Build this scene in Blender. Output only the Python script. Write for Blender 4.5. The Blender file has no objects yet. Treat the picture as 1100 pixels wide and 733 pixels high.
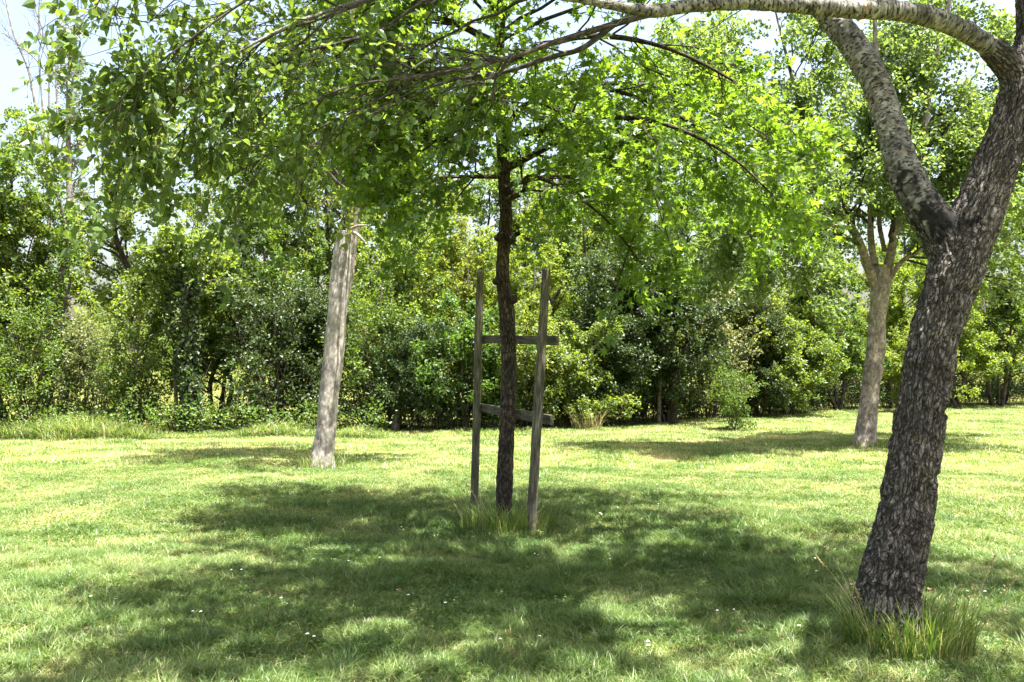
import bpy, math
import numpy as np

# ------------------------------------------------------------------ camera, world, sun, exposure
scene = bpy.context.scene
COL = scene.collection
R = math.radians
EYE = 1.6
F_PX = 952.0                      # focal length in pixels of the 1100 px wide photograph
PITCH = R(1.7)

cam_d = bpy.data.cameras.new("camera")
cam = bpy.data.objects.new("camera", cam_d)
COL.objects.link(cam)
cam_d.sensor_width = 36.0
cam_d.lens = 36.0 * F_PX / 1100.0
cam_d.clip_start = 0.05
cam_d.clip_end = 3000
cam.location = (0, 0, EYE)
cam.rotation_euler = (R(90) + PITCH, 0, 0)
scene.camera = cam

TO_SUN = np.array((0.21, -0.13, 0.90)); TO_SUN /= np.linalg.norm(TO_SUN)
SUN_EL = math.asin(TO_SUN[2])
SUN_AZ = math.atan2(TO_SUN[0], TO_SUN[1])          # from +Y towards +X
world = bpy.data.worlds.new("World"); scene.world = world
world.use_nodes = True
wn = world.node_tree; wn.nodes.clear()
sky = wn.nodes.new("ShaderNodeTexSky"); sky.sky_type = 'NISHITA'; sky.sun_disc = False
sky.sun_elevation = SUN_EL; sky.sun_rotation = SUN_AZ
sky.air_density = 1.3; sky.dust_density = 6.5; sky.ozone_density = 0.3
bg = wn.nodes.new("ShaderNodeBackground"); bg.inputs[1].default_value = 0.072
wo = wn.nodes.new("ShaderNodeOutputWorld")
wn.links.new(sky.outputs[0], bg.inputs[0]); wn.links.new(bg.outputs[0], wo.inputs[0])

sun_d = bpy.data.lights.new("sun", 'SUN'); sun_d.energy = 5.0; sun_d.angle = R(0.53)
sun_d.color = (1.0, 0.955, 0.87)
sun = bpy.data.objects.new("sun", sun_d); COL.objects.link(sun)
sun.rotation_euler = (R(90) - SUN_EL, 0, math.atan2(TO_SUN[0], -TO_SUN[1]))
sun.location = (0, -10, 30)

vs = scene.view_settings
vs.view_transform = 'Standard'; vs.look = 'None'; vs.exposure = 2.7; vs.gamma = 1.0
vs.use_curve_mapping = False
cy = scene.cycles
cy.max_bounces = 7; cy.diffuse_bounces = 4; cy.glossy_bounces = 2; cy.transmission_bounces = 5
cy.transparent_max_bounces = 4
cy.caustics_reflective = False; cy.caustics_refractive = False
cy.use_denoising = True
cy.sample_clamp_indirect = 4.0

rng = np.random.default_rng(7)


# ------------------------------------------------------------------ small maths
def at(px, py, Y):
    u = (px - 550.0) / F_PX; v = (366.5 - py) / F_PX
    y = math.cos(PITCH) - math.sin(PITCH) * v
    z = math.sin(PITCH) + math.cos(PITCH) * v
    k = Y / y
    return np.array((u * k, Y, EYE + z * k))


def gx(px, Y):
    return float(at(px, 395, Y)[0])


def nrm(a):
    return a / np.maximum(np.linalg.norm(a, axis=-1, keepdims=True), 1e-9)


def vnoise(p):
    """value noise in 0..1 at (N,3) points"""
    i = np.floor(p).astype(np.int64); f = p - i
    f = f * f * (3 - 2 * f)
    out = np.zeros(len(p))
    for dx in (0, 1):
        for dy in (0, 1):
            for dz in (0, 1):
                h = (i[:, 0] + dx) * 374761393 + (i[:, 1] + dy) * 668265263 + (i[:, 2] + dz) * 2147483647
                h = (h ^ (h >> 13)) * 1274126177 & 0xffffffff
                h = (h ^ (h >> 16)) & 0xffff
                w = (f[:, 0] if dx else 1 - f[:, 0]) * (f[:, 1] if dy else 1 - f[:, 1]) * (f[:, 2] if dz else 1 - f[:, 2])
                out += w * h / 65535.0
    return out


def spline(ctrl, n):
    """Catmull-Rom through rows of ctrl (any number of columns)"""
    c = np.asarray(ctrl, float)
    c = np.vstack([2 * c[0] - c[1], c, 2 * c[-1] - c[-2]])
    m = len(c) - 3
    t = np.linspace(0, m - 1e-6, n); k = t.astype(int); f = (t - k)[:, None]
    p0, p1, p2, p3 = c[k], c[k + 1], c[k + 2], c[k + 3]
    return 0.5 * (2 * p1 + (p2 - p0) * f + (2 * p0 - 5 * p1 + 4 * p2 - p3) * f ** 2 + (3 * p1 - p0 - 3 * p2 + p3) * f ** 3)


# ------------------------------------------------------------------ mesh assembling
class Soup:
    def __init__(self):
        self.v = []; self.t = []; self.m = []; self.a = []; self.n = 0; self.smooth = []; self.bark = []

    def add(self, V, T, mat=0, var=None, smooth=False, bark=None):
        """V (n,3), T (m,3) triangles"""
        self.v.append(np.asarray(V, np.float32)); self.t.append(np.asarray(T, np.int64) + self.n)
        self.m.append(np.full(len(T), mat, np.int32))
        self.a.append(np.zeros(len(T), np.float32) if var is None else np.asarray(var, np.float32))
        self.smooth.append(np.full(len(T), smooth, bool))
        self.bark.append(np.asarray(V if bark is None else bark, np.float32))
        self.n += len(V)
        return self

    def build(self, name, mats, parent=None, with_bark=False):
        V = np.concatenate(self.v); T = np.concatenate(self.t)
        me = bpy.data.meshes.new(name)
        me.vertices.add(len(V)); me.vertices.foreach_set("co", V.ravel())
        me.loops.add(len(T) * 3); me.loops.foreach_set("vertex_index", T.ravel().astype(np.int32))
        me.polygons.add(len(T))
        me.polygons.foreach_set("loop_start", np.arange(0, len(T) * 3, 3, dtype=np.int32))
        me.polygons.foreach_set("loop_total", np.full(len(T), 3, np.int32))
        me.polygons.foreach_set("material_index", np.concatenate(self.m))
        me.polygons.foreach_set("use_smooth", np.concatenate(self.smooth))
        at_ = me.attributes.new("v", 'FLOAT', 'FACE'); at_.data.foreach_set("value", np.concatenate(self.a))
        if with_bark:
            ab = me.attributes.new("bark", 'FLOAT_VECTOR', 'POINT'); ab.data.foreach_set("vector", np.concatenate(self.bark).ravel())
        for m in (mats if isinstance(mats, (list, tuple)) else [mats]):
            me.materials.append(m)
        me.update(calc_edges=True); me.validate()
        o = bpy.data.objects.new(name, me); COL.objects.link(o)
        if parent is not None:
            o.parent = parent
        return o


def tube_batch(P, Rd, k):
    """P (n,m,3) centre lines, Rd (n,m) radii, k sides -> verts, tris (open ends closed by tip points)"""
    n, m, _ = P.shape
    T = nrm(np.gradient(P, axis=1))
    ref = np.where(np.abs(T[:, :1, 2:3]) < 0.9, np.array((0, 0, 1.0)), np.array((1.0, 0, 0)))
    ref = np.broadcast_to(ref, P.shape)
    A = nrm(np.cross(T, ref)); B = np.cross(T, A)
    ang = np.arange(k) * 2 * math.pi / k
    V = P[:, :, None, :] + Rd[:, :, None, None] * (np.cos(ang)[None, None, :, None] * A[:, :, None, :] + np.sin(ang)[None, None, :, None] * B[:, :, None, :])
    V = V.reshape(-1, 3)
    i = np.arange(m - 1)[:, None] * k; j = np.arange(k)[None, :]; j2 = (j + 1) % k
    a = (i + j).ravel(); b = (i + j2).ravel(); c = (i + k + j2).ravel(); d = (i + k + j).ravel()
    t = np.concatenate([np.stack([a, b, c], 1), np.stack([a, c, d], 1)])
    T_ = (t[None] + (np.arange(n) * m * k)[:, None, None]).reshape(-1, 3)
    return V, T_


def bark_tube(soup, ctrl, step, k, amp, freq=(26.0, 5.0), mat=0, flare=None, seed=0, lump=0.05, cap=True, stain=None):
    """one thick limb: ctrl rows x,y,z,r ; ridged bark pushed out of the surface"""
    ctrl = np.asarray(ctrl, float)
    L = np.linalg.norm(np.diff(ctrl[:, :3], axis=0), axis=1).sum()
    m = max(6, int(L / step))
    S = spline(ctrl, m); P = S[:, :3]; rad = np.maximum(S[:, 3], 0.003)
    T = nrm(np.gradient(P, axis=0))
    A = np.zeros_like(P); a0 = np.cross(T[0], (0.3, 1, 0.1)); A[0] = a0 / np.linalg.norm(a0)
    for q in range(1, m):
        a = A[q - 1] - T[q] * np.dot(A[q - 1], T[q]); A[q] = a / np.linalg.norm(a)
    B = np.cross(T, A)
    s = np.concatenate([[0], np.cumsum(np.linalg.norm(np.diff(P, axis=0), axis=1))])
    ang = np.arange(k) * 2 * math.pi / k
    ca, sa = np.cos(ang), np.sin(ang)
    r0 = ctrl[:, 3].mean()
    cyl = np.stack([np.broadcast_to(ca * r0, (m, k)), np.broadcast_to(sa * r0, (m, k)), np.broadcast_to(s[:, None], (m, k))], -1).reshape(-1, 3)
    q = cyl * np.array((freq[0], freq[0], freq[1])) + seed * 17.3
    wob = vnoise(cyl * np.array((9, 9, 9.0)) + 3.1 + seed) - .5
    q[:, 0] += wob * 1.6; q[:, 1] += wob * 1.6
    n1 = 1 - np.abs(2 * vnoise(q) - 1); n2 = 1 - np.abs(2 * vnoise(q * 2.1 + 9) - 1)
    h = -(np.clip(n1 - .55, 0, 1) * 1.6 + .35 * n2) * amp
    h += (vnoise(cyl * np.array((60, 60, 40.0)) + 5) - .5) * amp * .5
    big = (vnoise(cyl * np.array((6, 6, 2.2)) + seed * 3.7) - .5) * lump
    rr = (rad[:, None] * np.ones((1, k))).ravel()
    if flare:
        fl = flare[0] * np.exp(-s / flare[1])[:, None] * (0.65 + 0.35 * np.cos(ang * flare[2] + 0.7)[None, :])
        rr = rr + (fl * np.ones((m, k))).ravel()
    rr = rr * (1 + big * 2) + h * np.minimum(1, rr / 0.05)
    V = P[:, None, :] + rr.reshape(m, k)[:, :, None] * (ca[None, :, None] * A[:, None, :] + sa[None, :, None] * B[:, None, :])
    V = V.reshape(-1, 3)
    i = np.arange(m - 1)[:, None] * k; j = np.arange(k)[None, :]; j2 = (j + 1) % k
    a = (i + j).ravel(); b = (i + j2).ravel(); c = (i + k + j2).ravel(); d = (i + k + j).ravel()
    t = np.concatenate([np.stack([a, b, c], 1), np.stack([a, c, d], 1)])
    if cap:
        V = np.vstack([V, P[-1] + T[-1] * 0.002]); cyl = np.vstack([cyl, (0, 0, s[-1])])
        e = (m - 1) * k; jj = np.arange(k)
        t = np.vstack([t, np.stack([e + jj, e + (jj + 1) % k, np.full(k, m * k)], 1)])
    var = None
    if stain is not None:
        c_ = V[t].mean(1); dd = np.linalg.norm(c_ - stain[0], axis=1) / stain[1]
        var = np.clip((.8 - dd + (vnoise(c_ * 16 + 3) - .5) * 1.9 + (vnoise(c_ * 55) - .5) * 1.5) * 2.0, 0, 1)
    soup.add(V, t, mat, smooth=True, bark=cyl, var=var)
    return P, rad


# ---- leaf templates: x across, y along, z up (unit length 1)
def fan(outline, fold=0.12):
    o = np.asarray(outline, float)
    V = np.column_stack([o, np.abs(o[:, 0]) * fold * 2])
    return V


LEAF_DIAMOND = (np.array([(0, 0, 0), (.36, .42, .10), (0, 1, -.06), (-.36, .42, .10)]), np.array([(0, 1, 2), (0, 2, 3)]))
LEAF_DELTOID = (np.array([(0, 0, 0), (.29, .03, .10), (.44, .30, .17), (.29, .62, .08), (0.03, 1, -.16), (-.31, .60, .06), (-.43, .32, .15), (-.30, .01, .12)]),
                np.array([(0, 1, 2), (0, 2, 3), (0, 3, 4), (0, 4, 5), (0, 5, 6), (0, 6, 7)]))
_star = []
for k_, (ang_, len_) in enumerate([(-112, .50), (-86, .30), (-58, .78), (-30, .34), (0, .74), (30, .34), (58, .78), (86, .30), (112, .50)]):
    _star.append((len_ * math.sin(R(ang_)), .3 + len_ * math.cos(R(ang_))))
_sv = [(0, .26, 0.0)] + [(x, y, abs(x) * .12 - .1 * (y > .9)) for x, y in _star] + [(0, .18, 0)]
LEAF_LOBED = (np.array(_sv), np.array([(0, i, i + 1) for i in range(1, 10)] + [(0, 10, 1)]))
LEAF_OVAL = (np.array([(0, 0, 0), (.26, .25, .07), (.27, .6, .06), (0, 1, -.08), (-.27, .6, .06), (-.26, .25, .07)]),
             np.array([(0, 1, 2), (0, 2, 3), (0, 3, 4), (0, 4, 5)]))


def add_leaves(soup, tmpl, pos, d, n, size, mat=0, var=None):
    tv, tt = tmpl
    d = nrm(d); n = nrm(n - d * np.sum(n * d, axis=1, keepdims=True)); x = np.cross(d, n)
    N = len(pos)
    V = pos[:, None, :] + size[:, None, None] * (tv[None, :, 0:1] * x[:, None, :] + tv[None, :, 1:2] * d[:, None, :] + tv[None, :, 2:3] * n[:, None, :])
    T = (tt[None] + (np.arange(N) * len(tv))[:, None, None]).reshape(-1, 3)
    if var is None:
        var = rng.random(N)
    soup.add(V.reshape(-1, 3), T, mat, np.repeat(var, len(tt)))


def spawn(P, Rd, n, t0, t1, L, spread, up=0.0, droop=0.0, m=5, rk=0.55, rmin=0.0015, shrink=0.5, flat=0.0, keep=None):
    """n children on each of the polylines P (N,M,3); returns (N*n, m, 3) and radii"""
    N, M, _ = P.shape
    t = t0 + (t1 - t0) * (np.arange(n)[None, :] + rng.random((N, n))) / n
    f = t * (M - 1); i = np.minimum(f.astype(int), M - 2); w = (f - i)[..., None]
    I = np.arange(N)[:, None]
    base = P[I, i] * (1 - w) + P[I, i + 1] * w
    tan = nrm(P[I, i + 1] - P[I, i])
    r = Rd[I, i] * (1 - w[..., 0]) + Rd[I, i + 1] * w[..., 0]
    side = rng.normal(size=(N, n, 3)); side[..., 2] *= (1 - flat)
    side = nrm(side - tan * np.sum(side * tan, -1, keepdims=True))
    s = spread * (0.6 + 0.8 * rng.random((N, n, 1)))
    d = nrm(tan + side * s + np.array((0, 0, up)))
    ln = L * (1 - shrink * t) * (0.6 + 0.7 * rng.random((N, n)))
    u = np.linspace(0, 1, m)[None, None, :, None]
    bend = rng.normal(size=(N, n, 1, 3)) * 0.16; bend[..., 2] -= droop
    C = base[:, :, None, :] + ln[:, :, None, None] * (d[:, :, None, :] * u + bend * u * u)
    C = C + np.concatenate([np.zeros((N, n, 1, 3)), rng.normal(size=(N, n, m - 1, 3))], 2) * (ln * 0.025)[:, :, None, None]
    cr = np.maximum(r * rk, rmin)[:, :, None] * np.linspace(1, 0.35, m)[None, None]
    C = C.reshape(-1, m, 3); cr = cr.reshape(-1, m)
    if keep is not None:
        q = keep(C[:, -1]); C = C[q]; cr = cr[q]
    return C, cr


def leaves_on(soup, tmpl, P, n, size, mat=0, t0=0.15, jit=0.03, up=0.75, hang=0.25, upd=None):
    N, M, _ = P.shape
    t = t0 + (1 - t0) * (np.arange(n)[None] + rng.random((N, n))) / n
    f = t * (M - 1); i = np.minimum(f.astype(int), M - 2); w = (f - i)[..., None]
    I = np.arange(N)[:, None]
    base = (P[I, i] * (1 - w) + P[I, i + 1] * w).reshape(-1, 3)
    tan = nrm(P[I, i + 1] - P[I, i]).reshape(-1, 3)
    K = len(base)
    d = tan * 0.6 + rng.normal(size=(K, 3)) * 0.75 + np.array((0, 0, -hang))
    nn = rng.normal(size=(K, 3)) * 0.62 + np.array((0, 0, up))
    base = base + rng.normal(size=(K, 3)) * jit
    clump = np.repeat(rng.random(N), n)
    var = np.clip(0.55 * clump + 0.45 * rng.random(K), 0, 1)
    add_leaves(soup, tmpl, base, d, nn, size * (0.65 + 0.6 * rng.random(K)), mat, var)


# ------------------------------------------------------------------ materials
def new_mat(name):
    m = bpy.data.materials.new(name); m.use_nodes = True
    nt = m.node_tree; nt.nodes.clear()
    out = nt.nodes.new("ShaderNodeOutputMaterial")
    return m, nt, out


def N_(nt, kind, **kw):
    n = nt.nodes.new(kind)
    for k, v in kw.items():
        setattr(n, k, v)
    return n


def ramp(nt, stops, src=None):
    r = nt.nodes.new("ShaderNodeValToRGB")
    e = r.color_ramp.elements
    while len(e) < len(stops):
        e.new(0.5)
    for q, (p, c) in enumerate(stops):
        e[q].position = p; e[q].color = (*c, 1)
    if src is not None:
        nt.links.new(src, r.inputs[0])
    return r


def leaf_mat(name, dark, mid, light, trans, tmix=0.42, gloss=0.05, rough=0.38, hue=0.012):
    m, nt, out = new_mat(name); L = nt.links.new
    a = N_(nt, "ShaderNodeAttribute", attribute_name="v")
    r = ramp(nt, [(0.0, dark), (0.5, mid), (1.0, light)], a.outputs["Fac"])
    oi = N_(nt, "ShaderNodeObjectInfo")
    hs = N_(nt, "ShaderNodeHueSaturation")
    mr = N_(nt, "ShaderNodeMapRange"); mr.inputs["To Min"].default_value = 0.5 - hue; mr.inputs["To Max"].default_value = 0.5 + hue
    L(oi.outputs["Random"], mr.inputs["Value"]); L(mr.outputs[0], hs.inputs["Hue"]); L(r.outputs[0], hs.inputs["Color"])
    rt = ramp(nt, [(0.0, tuple(c * .7 for c in trans)), (1.0, tuple(c * 1.25 for c in trans))], a.outputs["Fac"])
    hs2 = N_(nt, "ShaderNodeHueSaturation"); L(mr.outputs[0], hs2.inputs["Hue"]); L(rt.outputs[0], hs2.inputs["Color"])
    d = N_(nt, "ShaderNodeBsdfDiffuse"); L(hs.outputs[0], d.inputs[0])
    t = N_(nt, "ShaderNodeBsdfTranslucent"); L(hs2.outputs[0], t.inputs[0])
    mx = N_(nt, "ShaderNodeMixShader"); mx.inputs[0].default_value = tmix
    L(d.outputs[0], mx.inputs[1]); L(t.outputs[0], mx.inputs[2])
    g = N_(nt, "ShaderNodeBsdfGlossy"); g.inputs["Roughness"].default_value = rough; g.inputs[0].default_value = (.9, .95, 1, 1)
    mx2 = N_(nt, "ShaderNodeMixShader"); mx2.inputs[0].default_value = gloss
    L(mx.outputs[0], mx2.inputs[1]); L(g.outputs[0], mx2.inputs[2]); L(mx2.outputs[0], out.inputs[0])
    return m


def bark_mat(name, dark, mid, pale, spots=None, scale=1.0, lichen=0.0, vert=(26, 26, 5), bump=0.6, plates=None):
    """fissured or smooth bark: noise stretched along the limb (attribute bark)"""
    m, nt, out = new_mat(name); L = nt.links.new
    a = N_(nt, "ShaderNodeAttribute", attribute_name="bark")
    mp = N_(nt, "ShaderNodeMapping"); mp.inputs["Scale"].default_value = tuple(v * scale for v in vert); L(a.outputs["Vector"], mp.inputs[0])
    n1 = N_(nt, "ShaderNodeTexNoise"); n1.inputs["Scale"].default_value = 1.3; n1.inputs["Detail"].default_value = 7; n1.inputs["Roughness"].default_value = .68
    n1.inputs["Distortion"].default_value = .6
    L(mp.outputs[0], n1.inputs["Vector"])
    r = ramp(nt, [(0.34, dark), (0.50, mid), (0.63, pale)], n1.outputs[0])
    n2 = N_(nt, "ShaderNodeTexNoise"); n2.inputs["Scale"].default_value = 3.0; n2.inputs["Detail"].default_value = 3
    L(a.outputs["Vector"], n2.inputs["Vector"])
    r2 = ramp(nt, [(0.35, (.62, .62, .62)), (0.65, (1.25, 1.25, 1.22))], n2.outputs[0])
    mu = N_(nt, "ShaderNodeMix", data_type='RGBA', blend_type='MULTIPLY'); mu.inputs[0].default_value = 1
    L(r.outputs[0], mu.inputs[6]); L(r2.outputs[0], mu.inputs[7])
    col = mu.outputs[2]
    hsrc = n1.outputs[0]
    if plates:
        wn_ = N_(nt, "ShaderNodeTexNoise"); wn_.inputs["Scale"].default_value = 14; wn_.inputs["Detail"].default_value = 3; L(a.outputs["Vector"], wn_.inputs["Vector"])
        sc_ = N_(nt, "ShaderNodeVectorMath", operation='SCALE'); L(wn_.outputs["Color"], sc_.inputs[0]); sc_.inputs["Scale"].default_value = .055
        ad_ = N_(nt, "ShaderNodeVectorMath", operation='ADD'); L(a.outputs["Vector"], ad_.inputs[0]); L(sc_.outputs[0], ad_.inputs[1])
        mp_ = N_(nt, "ShaderNodeMapping"); mp_.inputs["Scale"].default_value = plates; L(ad_.outputs[0], mp_.inputs[0])
        vo = N_(nt, "ShaderNodeTexVoronoi", feature='DISTANCE_TO_EDGE'); vo.inputs["Scale"].default_value = 1.0; L(mp_.outputs[0], vo.inputs["Vector"])
        rp = ramp(nt, [(0.0, (0, 0, 0)), (0.15, (1, 1, 1))], vo.outputs["Distance"])
        mpl = N_(nt, "ShaderNodeMix", data_type='RGBA'); L(rp.outputs[0], mpl.inputs[0]); mpl.inputs[6].default_value = (*dark, 1); L(col, mpl.inputs[7])
        col = mpl.outputs[2]
        hm = N_(nt, "ShaderNodeMath", operation='MULTIPLY_ADD'); L(n1.outputs[0], hm.inputs[0]); hm.inputs[1].default_value = .5; L(rp.outputs[0], hm.inputs[2])
        hsrc = hm.outputs[0]
    if spots:
        mp3 = N_(nt, "ShaderNodeMapping"); mp3.inputs["Scale"].default_value = (42, 42, 75); L(a.outputs["Vector"], mp3.inputs[0])
        v = N_(nt, "ShaderNodeTexNoise"); v.inputs["Scale"].default_value = 1.0; v.inputs["Detail"].default_value = 4; L(mp3.outputs[0], v.inputs["Vector"])
        rs = ramp(nt, [(0.53, (0, 0, 0)), (0.60, (1, 1, 1))], v.outputs[0])
        mm = N_(nt, "ShaderNodeMix", data_type='RGBA'); L(rs.outputs[0], mm.inputs[0]); L(col, mm.inputs[6]); mm.inputs[7].default_value = (*spots, 1)
        col = mm.outputs[2]
    if lichen:
        v2 = N_(nt, "ShaderNodeTexNoise"); v2.inputs["Scale"].default_value = 7.0; v2.inputs["Detail"].default_value = 5; L(a.outputs["Vector"], v2.inputs["Vector"])
        rl = ramp(nt, [(0.66, (0, 0, 0)), (0.72, (lichen,) * 3)], v2.outputs[0])
        ml = N_(nt, "ShaderNodeMix", data_type='RGBA'); L(rl.outputs[0], ml.inputs[0]); L(col, ml.inputs[6]); ml.inputs[7].default_value = (.30, .13, .03, 1)
        col = ml.outputs[2]
    av = N_(nt, "ShaderNodeAttribute", attribute_name="v")
    ms = N_(nt, "ShaderNodeMix", data_type='RGBA'); L(av.outputs["Fac"], ms.inputs[0]); L(col, ms.inputs[6]); ms.inputs[7].default_value = (.012, .011, .010, 1)
    col = ms.outputs[2]
    p = N_(nt, "ShaderNodeBsdfPrincipled"); p.inputs["Roughness"].default_value = .9; p.inputs["Specular IOR Level"].default_value = .2
    L(col, p.inputs["Base Color"])
    b = N_(nt, "ShaderNodeBump"); b.inputs["Strength"].default_value = bump; b.inputs["Distance"].default_value = .012
    L(hsrc, b.inputs["Height"]); L(b.outputs[0], p.inputs["Normal"])
    L(p.outputs[0], out.inputs[0])
    return m


def plain_mat(name, c1, c2, scale=8.0, rough=.85):
    m, nt, out = new_mat(name); L = nt.links.new
    tc = N_(nt, "ShaderNodeTexCoord")
    n1 = N_(nt, "ShaderNodeTexNoise"); n1.inputs["Scale"].default_value = scale; n1.inputs["Detail"].default_value = 5
    L(tc.outputs["Object"], n1.inputs["Vector"])
    r = ramp(nt, [(0.35, c1), (0.65, c2)], n1.outputs[0])
    p = N_(nt, "ShaderNodeBsdfPrincipled"); p.inputs["Roughness"].default_value = rough; p.inputs["Specular IOR Level"].default_value = .2
    L(r.outputs[0], p.inputs["Base Color"]); L(p.outputs[0], out.inputs[0])
    return m


def grass_mat(name, stops, trans, patch=True, tmix=.45):
    """blades: colour by blade (v) and by soft patches of drier and greener turf (position)"""
    m, nt, out = new_mat(name); L = nt.links.new
    a = N_(nt, "ShaderNodeAttribute", attribute_name="v")
    tc = N_(nt, "ShaderNodeTexCoord")
    n1 = N_(nt, "ShaderNodeTexNoise"); n1.inputs["Scale"].default_value = .9; n1.inputs["Detail"].default_value = 6; n1.inputs["Roughness"].default_value = .62
    L(tc.outputs["Object"], n1.inputs["Vector"])
    ma = N_(nt, "ShaderNodeMath", operation='MULTIPLY_ADD'); L(n1.outputs[0], ma.inputs[0]); ma.inputs[1].default_value = 1.9 if patch else .4; ma.inputs[2].default_value = -.95 if patch else -.2
    ad = N_(nt, "ShaderNodeMath", operation='ADD', use_clamp=True); L(a.outputs["Fac"], ad.inputs[0]); L(ma.outputs[0], ad.inputs[1])
    r = ramp(nt, stops, ad.outputs[0])
    d = N_(nt, "ShaderNodeBsdfDiffuse"); L(r.outputs[0], d.inputs[0])
    mt = N_(nt, "ShaderNodeMix", data_type='RGBA', blend_type='MULTIPLY'); mt.inputs[0].default_value = 1; L(r.outputs[0], mt.inputs[6]); mt.inputs[7].default_value = (*trans, 1)
    t = N_(nt, "ShaderNodeBsdfTranslucent"); L(mt.outputs[2], t.inputs[0])
    mx = N_(nt, "ShaderNodeMixShader"); mx.inputs[0].default_value = tmix; L(d.outputs[0], mx.inputs[1]); L(t.outputs[0], mx.inputs[2])
    g = N_(nt, "ShaderNodeBsdfGlossy"); g.inputs["Roughness"].default_value = .45
    mx2 = N_(nt, "ShaderNodeMixShader"); mx2.inputs[0].default_value = .03; L(mx.outputs[0], mx2.inputs[1]); L(g.outputs[0], mx2.inputs[2])
    L(mx2.outputs[0], out.inputs[0])
    return m


M = {}
M['poplar_leaf'] = leaf_mat('poplar_leaf', (.032, .066, .016), (.055, .10, .022), (.085, .135, .036), (.20, .29, .032), tmix=.45, gloss=.022, rough=.45, hue=0)
M['lobed_leaf'] = leaf_mat('lobed_leaf', (.035, .075, .010), (.06, .115, .014), (.10, .155, .020), (.22, .36, .022), tmix=.5, gloss=.025, rough=.45, hue=0)
M['aspen_leaf'] = leaf_mat('aspen_leaf', (.045, .08, .016), (.08, .12, .024), (.135, .18, .034), (.27, .35, .028), tmix=.46, gloss=.025, rough=.45, hue=0.008)
M['hedge_leaf'] = leaf_mat('hedge_leaf', (.026, .056, .010), (.052, .10, .014), (.10, .155, .022), (.16, .25, .018), tmix=.4, gloss=.02, rough=.5)
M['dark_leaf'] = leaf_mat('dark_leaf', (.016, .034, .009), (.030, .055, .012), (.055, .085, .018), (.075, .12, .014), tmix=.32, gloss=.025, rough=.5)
M['bright_leaf'] = leaf_mat('bright_leaf', (.065, .10, .014), (.12, .165, .020), (.18, .22, .028), (.28, .35, .024), tmix=.45, gloss=.02, rough=.5)
M['grey_leaf'] = leaf_mat('grey_leaf', (.07, .09, .036), (.12, .14, .05), (.18, .19, .07), (.20, .23, .06), tmix=.35, gloss=.02, rough=.5)
M['soft_leaf'] = leaf_mat('soft_leaf', (.04, .075, .024), (.07, .115, .036), (.115, .16, .055), (.23, .34, .05), tmix=.46, gloss=.025, rough=.45, hue=.006)
M['far_leaf'] = leaf_mat('far_leaf', (.08, .11, .03), (.12, .155, .04), (.17, .20, .05), (.22, .28, .04), tmix=.4, gloss=.0)
M['twig'] = plain_mat('twig_bark', (.018, .015, .012), (.05, .042, .034), 12)
M['bough_bark'] = bark_mat('bough_bark', (.015, .013, .011), (.05, .044, .038), (.15, .135, .12), vert=(40, 40, 14), bump=.6)
M['grey_twig'] = plain_mat('grey_twig_bark', (.08, .07, .068), (.19, .17, .165), 10)
M['fork_bark'] = bark_mat('fissured_bark', (.032, .027, .025), (.085, .074, .068), (.24, .215, .20), vert=(80, 80, 30), bump=1.0, plates=(46, 46, 8))
M['limb_bark'] = bark_mat('pale_limb_bark', (.055, .05, .045), (.15, .142, .128), (.31, .30, .275), spots=(.022, .02, .018), vert=(16, 16, 22), lichen=.75, bump=.35)
M['stake_tree_bark'] = bark_mat('stake_tree_bark', (.012, .010, .008), (.058, .044, .034), (.15, .115, .09), vert=(44, 44, 14), bump=.8, plates=(40, 40, 9))
M['pale_bark'] = bark_mat('pale_bark', (.11, .098, .088), (.235, .212, .195), (.37, .34, .315), vert=(12, 12, 7), bump=.5)
M['far_bark'] = bark_mat('grey_brown_bark', (.09, .07, .058), (.21, .175, .15), (.36, .31, .275), vert=(12, 12, 8), bump=.6)
M['hedge_bark'] = bark_mat('hedge_bark', (.02, .016, .012), (.055, .045, .036), (.12, .10, .085), vert=(14, 14, 4), bump=.5)
M['wood'] = bark_mat('weathered_wood', (.036, .033, .022), (.09, .082, .058), (.18, .165, .125), vert=(55, 55, 4), bump=.5)
M['lawn'] = grass_mat('lawn_blades', [(0.0, (.04, .085, .014)), (.35, (.085, .148, .030)), (.60, (.165, .218, .070)), (.82, (.29, .285, .135)), (1.0, (.40, .33, .18))], (1.15, 1.2, .7))
M['tuft'] = grass_mat('tuft_blades', [(0.0, (.05, .10, .015)), (.5, (.10, .17, .03)), (.8, (.20, .24, .07)), (1.0, (.34, .30, .15))], (1.1, 1.2, .7), patch=False)
M['straw'] = grass_mat('straw_blades', [(0.0, (.16, .16, .06)), (.5, (.30, .27, .13)), (1.0, (.42, .36, .20))], (1, 1, .8), patch=False)
M['petal'] = plain_mat('white_petal', (.75, .75, .72), (.82, .82, .80), 20, .6)

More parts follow.
